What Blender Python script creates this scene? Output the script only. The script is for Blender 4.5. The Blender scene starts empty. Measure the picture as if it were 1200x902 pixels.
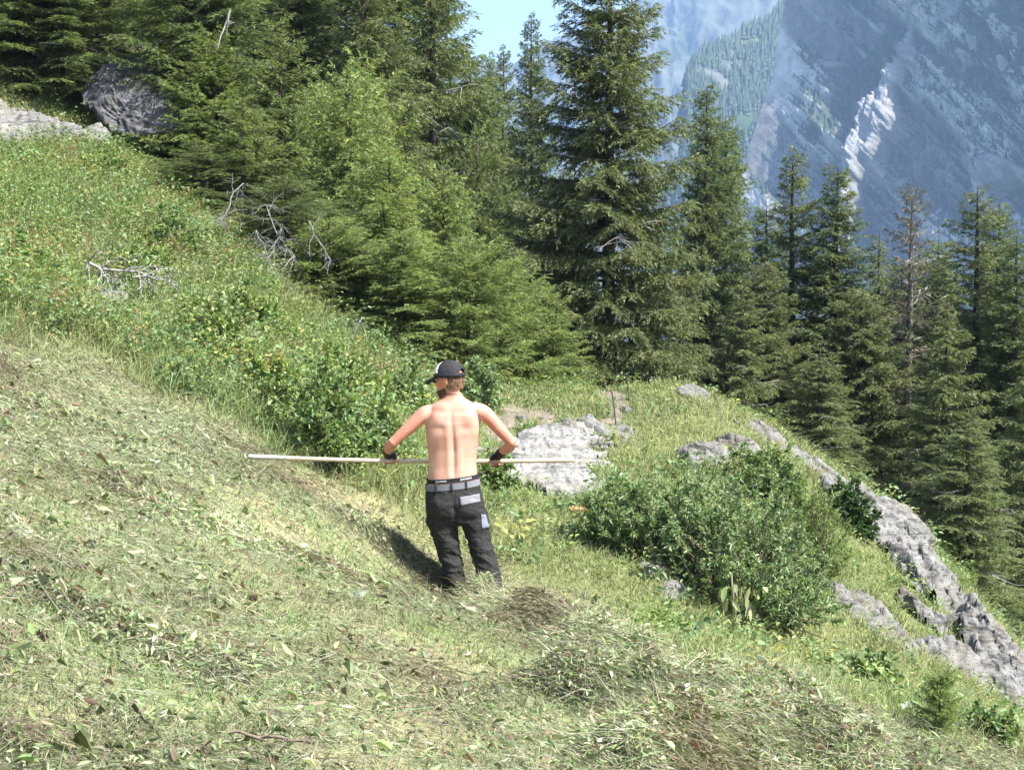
import bpy, bmesh, math, random
import numpy as np
from mathutils import Vector, Matrix, Quaternion

R = math.radians
rng = np.random.default_rng(7)
random.seed(7)
C = bpy.context.scene.collection
SC = bpy.context.scene

# ------------------------------------------------------------------ camera model
FOC = 1648.0                    # focal length in photo pixels (photo 1200 x 902)
PITCH = R(5.2)
cp, sp = math.cos(PITCH), math.sin(PITCH)

def P(px, py, d):
    """world point at horizontal distance d along the view axis, seen at photo pixel px,py (eye at origin)"""
    u = (px - 600) / FOC; v = (451 - py) / FOC
    y = cp + v * sp; z = -sp + v * cp
    return np.array([u / y * d, d, z / y * d])

def pix(x, y, z):
    f = y * cp - z * sp
    v = y * sp + z * cp
    return 600 + FOC * x / f, 451 - FOC * v / f

# ------------------------------------------------------------------ numpy noise
_perm = np.random.default_rng(3).permutation(512)
_perm = np.concatenate([_perm, _perm, _perm]).astype(np.int64)
_grad = np.random.default_rng(4).normal(size=(512, 3)); _grad /= np.linalg.norm(_grad, axis=1)[:, None]

def perlin(p):
    p = np.asarray(p, float)
    i = np.floor(p).astype(np.int64); f = p - i
    i &= 511
    w = f * f * f * (f * (f * 6 - 15) + 10)
    out = 0
    for dx in (0, 1):
        wx = w[:, 0] if dx else 1 - w[:, 0]
        for dy in (0, 1):
            wy = w[:, 1] if dy else 1 - w[:, 1]
            for dz in (0, 1):
                wz = w[:, 2] if dz else 1 - w[:, 2]
                h = _perm[_perm[_perm[(i[:, 0] + dx) & 511] + ((i[:, 1] + dy) & 511)] % 512 + ((i[:, 2] + dz) & 511)] & 511
                g = _grad[h]
                d = g[:, 0] * (f[:, 0] - dx) + g[:, 1] * (f[:, 1] - dy) + g[:, 2] * (f[:, 2] - dz)
                out = out + wx * wy * wz * d
    return out * 1.6

def fbm(p, octv=5, gain=.5, ridged=False):
    p = np.asarray(p, float); a = 1.0; s = 0; t = 0
    for o in range(octv):
        n = perlin(p + o * 17.3)
        if ridged: n = 1 - 2 * np.abs(n)
        s = s + a * n; t += a; a *= gain; p = p * 2.03
    return s / t

def fbm2(x, y, sc, octv=4, gain=.5, seed=0., ridged=False):
    x = np.asarray(x, float); y = np.asarray(y, float)
    q = np.stack([x.ravel() * sc, y.ravel() * sc, np.full(x.size, seed * 7.77 + .5)], 1)
    return fbm(q, octv, gain, ridged).reshape(x.shape)

def smooth(a, b, x):
    t = np.clip((x - a) / (b - a), 0, 1); return t * t * (3 - 2 * t)

def norm(v):
    return v / np.maximum(np.linalg.norm(v, axis=-1, keepdims=True), 1e-9)

# ------------------------------------------------------------------ mesh helpers
def link(o, parent=None):
    C.objects.link(o)
    if parent is not None: o.parent = parent
    return o

def tag(o, label=None, cat=None, group=None, kind=None):
    if label: o['label'] = label
    if cat: o['category'] = cat
    if group: o['group'] = group
    if kind: o['kind'] = kind
    return o

def np_mesh(name, V, F, col=None, mat=None, smooth_=False, mats=None, fmat=None):
    """V (n,3); F (m,k) int; col (n,3) colours per vertex"""
    me = bpy.data.meshes.new(name)
    V = np.ascontiguousarray(V, np.float32); F = np.ascontiguousarray(F, np.int32)
    m, k = F.shape
    me.vertices.add(len(V)); me.vertices.foreach_set('co', V.ravel())
    me.loops.add(m * k); me.loops.foreach_set('vertex_index', F.ravel())
    me.polygons.add(m)
    me.polygons.foreach_set('loop_start', np.arange(0, m * k, k, dtype=np.int32))
    if smooth_: me.polygons.foreach_set('use_smooth', np.ones(m, bool))
    if mat is not None: me.materials.append(mat)
    if mats:
        for q in mats: me.materials.append(q)
        me.polygons.foreach_set('material_index', np.asarray(fmat, np.int32))
    if col is not None:
        a = me.color_attributes.new('Col', 'FLOAT_COLOR', 'POINT')
        c4 = np.ones((len(V), 4), np.float32); c4[:, :3] = col
        a.data.foreach_set('color', c4.ravel())
    me.update(calc_edges=True)
    return me

def mesh_obj(name, me, parent=None):
    return link(bpy.data.objects.new(name, me), parent)

def empty(name, loc=(0, 0, 0), rz=0):
    o = bpy.data.objects.new(name, None); o.location = loc; o.rotation_euler = (0, 0, rz)
    o.empty_display_size = .2
    return link(o)

class Acc:
    """collects quads with vertex colours"""
    def __init__(s): s.V = []; s.F = []; s.Cc = []; s.n = 0
    def add(s, V, F, col):
        if len(V) == 0: return
        s.V.append(V); s.F.append(F + s.n); s.Cc.append(np.broadcast_to(col, V.shape) if np.ndim(col) == 1 else col); s.n += len(V)
    def mesh(s, name, mat, smooth_=False):
        return np_mesh(name, np.concatenate(s.V), np.concatenate(s.F), np.concatenate(s.Cc), mat, smooth_)

def diamonds(Pt, D, N, L, W, col, mid=.42):
    """one rhombic leaf quad per point"""
    n = len(Pt); S = norm(np.cross(D, N)); L = np.broadcast_to(L, n)[:, None]; W = np.broadcast_to(W, n)[:, None]
    V = np.empty((n, 4, 3)); m = Pt + D * L * mid
    V[:, 0] = Pt; V[:, 1] = m + S * W * .5; V[:, 2] = Pt + D * L; V[:, 3] = m - S * W * .5
    return V.reshape(-1, 3), np.arange(n * 4).reshape(n, 4), np.repeat(col, 4, 0)

def leaves(Pt, D, N, L, W, col, fold=.25, droop=.25):
    """broad leaf: two quads folded on the midrib, drooping to the tip"""
    n = len(Pt); D = norm(D); S = norm(np.cross(D, N)); N = norm(np.cross(S, D))
    L = np.broadcast_to(L, n)[:, None]; W = np.broadcast_to(W, n)[:, None]
    V = np.empty((n, 6, 3)); dr = np.array([0, 0, -1.]) * L * droop
    V[:, 0] = Pt
    V[:, 1] = Pt + D * L * .3 + S * W * .42 + N * W * fold
    V[:, 2] = Pt + D * L * .66 + S * W * .40 + N * W * fold * .7 + dr * .4
    V[:, 3] = Pt + D * L * .97 + dr
    V[:, 4] = Pt + D * L * .66 - S * W * .40 + N * W * fold * .7 + dr * .4
    V[:, 5] = Pt + D * L * .3 - S * W * .42 + N * W * fold
    b = np.arange(n)[:, None] * 6
    F = np.concatenate([b + [0, 3, 2, 1], b + [0, 5, 4, 3]])
    return V.reshape(-1, 3), F, np.repeat(col, 6, 0)

def blades(Pt, D, L, W, bend, col, k=3, B=None):
    """grass blades: tapering strips; D start direction, bend vector B (default down/outward)"""
    n = len(Pt); L = np.broadcast_to(L, n)[:, None]; W = np.broadcast_to(W, n)[:, None]; bend = np.broadcast_to(bend, n)[:, None]
    if B is None:
        B = np.zeros((n, 3)); a = rng.uniform(0, 2 * np.pi, n); B[:, 0] = np.cos(a); B[:, 1] = np.sin(a); B[:, 2] = -.5
    S = norm(np.cross(D, B) + 1e-4)
    V = np.empty((n, (k + 1) * 2, 3))
    for i in range(k + 1):
        t = i / k; c = Pt + D * L * t + B * L * bend * t * t; w = W * .5 * (1 - t ** 1.5 * .92)
        V[:, 2 * i] = c - S * w; V[:, 2 * i + 1] = c + S * w
    b = np.arange(n)[:, None] * (2 * (k + 1))
    F = np.concatenate([b + [2 * i, 2 * i + 1, 2 * i + 3, 2 * i + 2] for i in range(k)])
    return V.reshape(-1, 3), F, np.repeat(col, 2 * (k + 1), 0)

def tubes(lines, radii, col, sides=5):
    """lines: list of (k,3) arrays; radii: list of (k,) arrays -> V,F,col"""
    Vs = []; Fs = []; n = 0
    for ln, rd in zip(lines, radii):
        ln = np.asarray(ln, float); rd = np.broadcast_to(rd, len(ln)); k = len(ln)
        T = norm(np.gradient(ln, axis=0))
        ref = np.array([0., 0, 1]) if abs(T[:, 2]).mean() < .9 else np.array([1., 0, 0])
        U = norm(np.cross(T, ref)); W = np.cross(T, U)
        a = np.linspace(0, 2 * np.pi, sides, endpoint=False)
        V = ln[:, None] + rd[:, None, None] * (np.cos(a)[None, :, None] * U[:, None] + np.sin(a)[None, :, None] * W[:, None])
        Vs.append(V.reshape(-1, 3))
        i = np.arange(k - 1)[:, None] * sides; j = np.arange(sides)[None]; j2 = (j + 1) % sides
        Fs.append(np.stack([i + j, i + j2, i + sides + j2, i + sides + j], -1).reshape(-1, 4) + n)
        n += k * sides
    V = np.concatenate(Vs)
    return V, np.concatenate(Fs), np.broadcast_to(np.asarray(col, float), V.shape)

def jitcol(base, n, v=.18, h=.08):
    base = np.asarray(base, float)
    c = np.broadcast_to(base, (n, 3)) * (1 + rng.normal(0, v, (n, 1))) * (1 + rng.normal(0, h, (n, 3)))
    return np.clip(c, .004, .9)

def pickcols(pal, n, w=None, v=.18, h=.06):
    pal = np.asarray(pal, float); i = rng.choice(len(pal), n, p=None if w is None else np.array(w) / np.sum(w))
    c = pal[i] * (1 + rng.normal(0, v, (n, 1))) * (1 + rng.normal(0, h, (n, 3)))
    return np.clip(c, .004, .85)

def rdirs(n, up=0., flat=1.):
    a = rng.uniform(0, 2 * np.pi, n); d = np.stack([np.cos(a) * flat, np.sin(a) * flat, rng.normal(up, .25, n)], 1)
    return norm(d)

# ------------------------------------------------------------------ materials
def new_mat(name):
    m = bpy.data.materials.new(name); m.use_nodes = True
    nt = m.node_tree; nt.nodes.clear()
    out = nt.nodes.new('ShaderNodeOutputMaterial')
    return m, nt, out

def leaf_mat(name, transl=.3, rough=.6, spec=.25, tint=(1.15, 1.1, .55)):
    m, nt, out = new_mat(name); N = nt.nodes; Lk = nt.links
    at = N.new('ShaderNodeAttribute'); at.attribute_name = 'Col'
    b = N.new('ShaderNodeBsdfPrincipled'); b.inputs['Roughness'].default_value = rough
    b.inputs['Specular IOR Level'].default_value = spec
    t = N.new('ShaderNodeBsdfTranslucent'); mx = N.new('ShaderNodeMixShader'); mx.inputs[0].default_value = transl
    mul = N.new('ShaderNodeMix'); mul.data_type = 'RGBA'; mul.blend_type = 'MULTIPLY'; mul.inputs[0].default_value = 1
    mul.inputs[7].default_value = (*tint, 1)
    Lk.new(at.outputs['Color'], mul.inputs[6])
    Lk.new(at.outputs['Color'], b.inputs['Base Color']); Lk.new(mul.outputs[2], t.inputs['Color'])
    Lk.new(b.outputs[0], mx.inputs[1]); Lk.new(t.outputs[0], mx.inputs[2]); Lk.new(mx.outputs[0], out.inputs[0])
    return m

def ramp(nt, stops, fac=None):
    r = nt.nodes.new('ShaderNodeValToRGB'); e = r.color_ramp.elements
    while len(e) < len(stops): e.new(.5)
    for q, (p, c) in zip(e, stops):
        q.position = p; q.color = (*c, 1) if len(c) == 3 else c
    if fac is not None: nt.links.new(fac, r.inputs[0])
    return r

def noise_node(nt, scale, detail=6, rough=.6, vec=None, dist=0.):
    n = nt.nodes.new('ShaderNodeTexNoise'); n.inputs['Scale'].default_value = scale
    n.inputs['Detail'].default_value = detail; n.inputs['Roughness'].default_value = rough; n.inputs['Distortion'].default_value = dist
    if vec is not None: nt.links.new(vec, n.inputs['Vector'])
    return n

def mixc(nt, a, b, fac, mode='MIX'):
    m = nt.nodes.new('ShaderNodeMix'); m.data_type = 'RGBA'; m.blend_type = mode
    for s, v in ((6, a), (7, b), (0, fac)):
        if isinstance(v, (int, float)): m.inputs[s].default_value = v
        elif isinstance(v, tuple): m.inputs[s].default_value = (*v, 1)
        else: nt.links.new(v, m.inputs[s])
    return m.outputs[2]

def simple_mat(name, col, rough=.7, var=.15, scale=60, bump=.0, spec=.3, sss=0.):
    m, nt, out = new_mat(name)
    tc = nt.nodes.new('ShaderNodeTexCoord')
    n = noise_node(nt, scale, 5, .6, tc.outputs['Object'])
    c0 = tuple(max(0, x * (1 - var)) for x in col); c1 = tuple(min(1, x * (1 + var)) for x in col)
    r = ramp(nt, [(.3, c0), (.7, c1)], n.outputs['Fac'])
    b = nt.nodes.new('ShaderNodeBsdfPrincipled'); b.inputs['Roughness'].default_value = rough
    b.inputs['Specular IOR Level'].default_value = spec
    nt.links.new(r.outputs[0], b.inputs['Base Color'])
    if sss:
        b.inputs['Subsurface Weight'].default_value = sss; b.inputs['Subsurface Radius'].default_value = (.012, .005, .003)
        b.inputs['Subsurface Scale'].default_value = 1.
    if bump:
        bp = nt.nodes.new('ShaderNodeBump'); bp.inputs['Strength'].default_value = bump; bp.inputs['Distance'].default_value = .01
        nt.links.new(n.outputs['Fac'], bp.inputs['Height']); nt.links.new(bp.outputs[0], b.inputs['Normal'])
    nt.links.new(b.outputs[0], out.inputs[0])
    return m

M_needle = leaf_mat('needles', .38, .5, .3)
M_leaf = leaf_mat('leaves', .34, .45, .35)
M_hay = leaf_mat('hay', .22, .7, .15, (1.05, 1.0, .7))
M_wood = None

def attr_mat(name, rough=.85, bump=.3, scale=25., var=.3):
    m, nt, out = new_mat(name)
    at = nt.nodes.new('ShaderNodeAttribute'); at.attribute_name = 'Col'
    tc = nt.nodes.new('ShaderNodeTexCoord'); n = noise_node(nt, scale, 6, .65, tc.outputs['Object'])
    r = ramp(nt, [(.3, (1 - var,) * 3), (.7, (1 + var,) * 3)], n.outputs['Fac'])
    c = mixc(nt, at.outputs['Color'], r.outputs[0], 1., 'MULTIPLY')
    b = nt.nodes.new('ShaderNodeBsdfPrincipled'); b.inputs['Roughness'].default_value = rough; b.inputs['Specular IOR Level'].default_value = .2
    nt.links.new(c, b.inputs['Base Color'])
    bp = nt.nodes.new('ShaderNodeBump'); bp.inputs['Strength'].default_value = bump; bp.inputs['Distance'].default_value = .02
    nt.links.new(n.outputs['Fac'], bp.inputs['Height']); nt.links.new(bp.outputs[0], b.inputs['Normal'])
    nt.links.new(b.outputs[0], out.inputs[0])
    return m
M_bark = attr_mat('bark', .9, .6, 18., .35)
M_ground = attr_mat('soil', .95, .8, 30., .35)

def rock_mat(name, light=(.275, .265, .245), dark=(.05, .048, .045), warm=(.19, .165, .11), scale=3., lichen=.5):
    m, nt, out = new_mat(name)
    tc = nt.nodes.new('ShaderNodeTexCoord'); gm = nt.nodes.new('ShaderNodeNewGeometry')
    mp = nt.nodes.new('ShaderNodeMapping'); nt.links.new(gm.outputs['Position'], mp.inputs[0])
    mp.inputs['Rotation'].default_value = (.3, .62, .2); mp.inputs['Scale'].default_value = (.45, 1, 3.6)
    n1 = noise_node(nt, scale, 9, .68, mp.outputs[0], .6)
    n2 = noise_node(nt, scale * 7, 8, .7, gm.outputs['Position'])
    n3 = noise_node(nt, scale * .7, 5, .6, gm.outputs['Position'])
    r1 = ramp(nt, [(.36, dark), (.47, tuple(.75 * a for a in light)), (.62, light), (.8, tuple(min(.7, 1.2 * a) for a in light))], n1.outputs['Fac'])
    r2 = ramp(nt, [(.36, (.15,) * 3), (.46, (.85,) * 3), (.72, (1.2,) * 3)], n2.outputs['Fac'])
    c = mixc(nt, r1.outputs[0], r2.outputs[0], .8, 'MULTIPLY')
    r3 = ramp(nt, [(.5, (0,) * 3), (.68, (1,) * 3)], n3.outputs['Fac'])
    f = nt.nodes.new('ShaderNodeMath'); f.operation = 'MULTIPLY'; f.inputs[1].default_value = lichen
    nt.links.new(r3.outputs[0], f.inputs[0])
    c = mixc(nt, c, warm, f.outputs[0])
    b = nt.nodes.new('ShaderNodeBsdfPrincipled'); b.inputs['Roughness'].default_value = .9; b.inputs['Specular IOR Level'].default_value = .2
    nt.links.new(c, b.inputs['Base Color'])
    ad = nt.nodes.new('ShaderNodeMath'); ad.operation = 'MULTIPLY_ADD'; ad.inputs[1].default_value = .4
    nt.links.new(n2.outputs['Fac'], ad.inputs[0]); nt.links.new(n1.outputs['Fac'], ad.inputs[2])
    bp = nt.nodes.new('ShaderNodeBump'); bp.inputs['Strength'].default_value = .9; bp.inputs['Distance'].default_value = .09
    nt.links.new(ad.outputs[0], bp.inputs['Height']); nt.links.new(bp.outputs[0], b.inputs['Normal'])
    nt.links.new(b.outputs[0], out.inputs[0])
    return m
M_rock = rock_mat('pale_rock')
M_rock_pale = rock_mat('cream_rock', (.36, .345, .315), (.08, .077, .07), (.25, .225, .17), 3., .5)
M_rock_grey = rock_mat('grey_rock', (.15, .15, .153), (.045, .045, .048), (.13, .12, .10), 3., .5)

# ------------------------------------------------------------------ terrain
ctl = [  # photo pixel, distance
 (0, 902, 3.6), (300, 902, 4.2), (600, 902, 5.0), (900, 902, 6.3), (1200, 902, 8.0),
 (0, 800, 4.3), (300, 800, 5.2), (600, 800, 6.6), (900, 800, 8.8), (1100, 830, 10.2),
 (0, 700, 5.2), (300, 700, 7.0), (553, 726, 10.4), (580, 730, 10.3), (516, 716, 10.25), (470, 672, 10.4), (700, 740, 9.8),
 (0, 600, 6.6), (200, 600, 8.0), (400, 610, 10.6), (500, 648, 11.6), (640, 660, 11.6),
 (0, 500, 8.8), (200, 510, 11.0), (320, 550, 11.6), (430, 570, 12.5),
 (0, 400, 12.5), (130, 380, 14.5), (260, 440, 14.5), (400, 500, 14.5), (520, 560, 13.5), (640, 590, 13.4),
 (0, 300, 17), (130, 300, 18.5), (260, 350, 18), (380, 410, 18), (470, 460, 17.5),
 (0, 200, 23), (0, 165, 26), (110, 170, 26), (190, 240, 23), (300, 310, 21), (420, 390, 20.5),
 (600, 520, 16.5), (680, 500, 17), (640, 475, 19), (720, 457, 20), (830, 464, 20), (900, 503, 19),
 (730, 600, 13.5), (830, 540, 16), (750, 530, 16.5), (900, 560, 16.3),
 (750, 690, 11.5), (850, 748, 11.2), (960, 760, 11.8), (920, 640, 14), (1000, 700, 13.6),
 (960, 545, 18), (1050, 607, 17), (1112, 690, 16), (1150, 735, 15.2), (1196, 790, 14.3), (1260, 890, 13.0),
 (1060, 720, 14.2), (1100, 780, 13.0),
]
pts = [tuple(P(*c)) for c in ctl]
pts += [  # round the camera and beyond the ridge, in metres
 (0, 0, -1.5), (-3, 0, -.4), (3, 0, -2.6), (0, -6, -1.3), (-6, 2, 1.1), (-8, 6, 1.7), (-8, 12, 2.0), (6, 3, -4.2), (8, 8, -6), (-14, 12, 4.6),
 (3.2, 24, -4.3), (0, 26, -4.0), (-3, 26, -2.0), (-1, 22, -1.9), (8.6, 19, -7.4), (8.2, 15, -7.2), (9, 12, -7.6), (10, 25, -8.2), (4, 30, -6.8), (-2, 32, -4.6), (-6, 30, .2),
 (-12, 28, 5.5), (-8, 36, 3.5), (-16, 34, 10), (-20, 24, 9.5), (-24, 12, 10), (-22, 45, 13), (0, 45, -8), (12, 35, -10.5), (16, 20, -12), (15, 10, -12), (20, 45, -17), (30, 20, -24), (-45, 20, 22), (-45, 60, 24), (0, 70, -17), (45, 70, -50), (60, 20, -65), (-45, -25, 20), (0, -30, -1), (45, -25, -40)]
CP = np.array(pts)
def tps_fit(CPx, lam=.02):
    A = CPx[:, :2]; n = len(A)
    d2 = ((A[:, None] - A[None]) ** 2).sum(-1)
    K = .5 * d2 * np.log(d2 + 1e-9) + lam * np.eye(n) * 1.0
    Pm = np.concatenate([np.ones((n, 1)), A], 1)
    M = np.block([[K, Pm], [Pm.T, np.zeros((3, 3))]])
    s = np.linalg.solve(M, np.concatenate([CPx[:, 2], np.zeros(3)]))
    return s[:n], s[n:]
tw, ta = tps_fit(CP)
def base_h(x, y):
    x = np.asarray(x, float); y = np.asarray(y, float); sh = x.shape
    q = np.stack([np.clip(x.ravel(), -60, 70), np.clip(y.ravel(), -35, 80)], 1)
    out = np.empty(len(q))
    for i in range(0, len(q), 20000):
        b = q[i:i + 20000]; d2 = ((b[:, None] - CP[None, :, :2]) ** 2).sum(-1)
        out[i:i + 20000] = (.5 * d2 * np.log(d2 + 1e-9)) @ tw + ta[0] + b @ ta[1:]
    z = out.reshape(sh)
    # beyond the fitted patch the slope simply goes on: up to the left, down to the valley on the right
    ex = x - np.clip(x, -60, 70); ey = y - np.clip(y, -35, 80)
    z = z - np.where(ex > 0, ex * .75, ex * .35) - np.where(ey > 0, ey * .3, -ey * .1)
    return np.maximum(z, -150 + 6 * fbm2(x, y, .01, 3))

def rough_h(x, y):
    return .10 * fbm2(x, y, .55, 4, .5, 1) + .035 * fbm2(x, y, 2.6, 3, .55, 2)

def axis(lo, hi, dlo, dhi, step, grow=1.17):
    a = list(np.arange(dlo, dhi + 1e-6, step)); s = step; v = dhi
    while v < hi: s *= grow; v += s; a.append(v)
    s = step; v = dlo; b = []
    while v > lo: s *= grow; v -= s; b.append(v)
    return np.array(b[::-1] + a)
gx = axis(-500, 900, -12, 11, .09); gy = axis(-200, 3000, 1.5, 30, .09)
GX, GY = np.meshgrid(gx, gy, indexing='ij')
GZ = base_h(GX, GY); GZ = GZ + rough_h(GX, GY) * np.clip(1.5 - np.abs(GY) / 400, .3, 1)

def H(x, y):
    """ground height by bilinear lookup"""
    x = np.asarray(x, float); y = np.asarray(y, float)
    i = np.clip(np.searchsorted(gx, x) - 1, 0, len(gx) - 2); j = np.clip(np.searchsorted(gy, y) - 1, 0, len(gy) - 2)
    u = np.clip((x - gx[i]) / (gx[i + 1] - gx[i]), 0, 1); v = np.clip((y - gy[j]) / (gy[j + 1] - gy[j]), 0, 1)
    return (GZ[i, j] * (1 - u) + GZ[i + 1, j] * u) * (1 - v) + (GZ[i, j + 1] * (1 - u) + GZ[i + 1, j + 1] * u) * v
def Nrm(x, y, e=.25):
    n = np.stack([-(H(x + e, y) - H(x - e, y)) / (2 * e), -(H(x, y + e) - H(x, y - e)) / (2 * e), np.ones_like(np.asarray(x, float))], -1)
    return norm(n)
def hit(px, py, dmin=2.5, dmax=60):
    """first ground point along the sight line of a photo pixel"""
    d = np.arange(dmin, dmax, .05); q = np.stack([P(px, py, k) for k in d])
    below = np.nonzero(q[:, 2] <= H(q[:, 0], q[:, 1]))[0]
    k = below[0] if len(below) else len(d) - 1
    return q[k]

# zone layout on the ground, traced from the photograph
MOWN_EDGE = np.array([(-200, 330), (0, 390), (100, 425), (200, 462), (270, 497), (330, 535), (400, 572), (450, 600), (520, 640), (580, 672), (680, 712), (760, 760), (850, 800), (950, 815), (1060, 850), (1200, 905), (1400, 960)])
def mown_mask(x, y):
    """1 in the mown foreground, 0 in the standing meadow"""
    px, py = pix(x, y, H(x, y))
    e = np.interp(px, MOWN_EDGE[:, 0], MOWN_EDGE[:, 1])
    return smooth(-26, 22, py - e + 44 * fbm2(x, y, 1.3, 4, .55, 5))
PATHS = [((588, 505), (600, 482), 17), ((600, 482), (640, 486), 13), ((690, 500), (728, 490), 11), ((728, 490), (724, 470), 10), ((724, 470), (708, 458), 7), ((596, 520), (640, 560), 14)]
def path_mask(x, y):
    px, py = pix(x, y, H(x, y)); m = np.zeros_like(px)
    for a, b, w in PATHS:
        a = np.array(a, float); b = np.array(b, float); t = np.clip(((px - a[0]) * (b[0] - a[0]) + (py - a[1]) * (b[1] - a[1])) / ((b - a) @ (b - a)), 0, 1)
        d = np.hypot(px - a[0] - t * (b[0] - a[0]), (py - a[1] - t * (b[1] - a[1])) * 1.3)
        m = np.maximum(m, 1 - smooth(w * .5, w * 1.1, d + 22 * fbm2(x, y, 2.4, 4, .6, 8)))
    return m * (y > 12)

gm = mown_mask(GX, GY); gp = path_mask(GX, GY)
n1 = fbm2(GX, GY, 1.3, 4, .5, 11)[..., None]; n2 = fbm2(GX, GY, 5., 3, .6, 12)[..., None]
cm = np.array([.25, .235, .12]) * (1 + .5 * n2) + np.array([-.03, .02, -.01]) * n1 * 2
cg = np.array([.12, .13, .05]) * (1 + .4 * n2) + np.array([.02, .02, 0]) * n1
cpth = np.array([.19, .155, .12]) * (1 + .7 * n2 + .5 * fbm2(GX, GY, 11., 2, .6, 14)[..., None])
gc = cg * (1 - gm[..., None]) + cm * gm[..., None]
gc = gc * (1 - gp[..., None]) + cpth * gp[..., None]
far = smooth(80, 250, np.hypot(GX, GY))[..., None]
gc = gc * (1 - far) + np.array([.06, .10, .03]) * (1 + .6 * fbm2(GX, GY, .012, 4, .5, 3)[..., None]) * far
nx_, ny_ = GX.shape
I = np.arange(nx_ * ny_).reshape(nx_, ny_)
GF = np.stack([I[:-1, :-1], I[1:, :-1], I[1:, 1:], I[:-1, 1:]], -1).reshape(-1, 4)
GVt = np.stack([GX, GY, GZ], -1).reshape(-1, 3)
ground = mesh_obj('ground', np_mesh('ground', GVt, GF, np.clip(gc.reshape(-1, 3), .01, .8), M_ground, True))
tag(ground, 'steep mown alpine hillside dropping to the right', 'ground', kind='structure')
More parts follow.
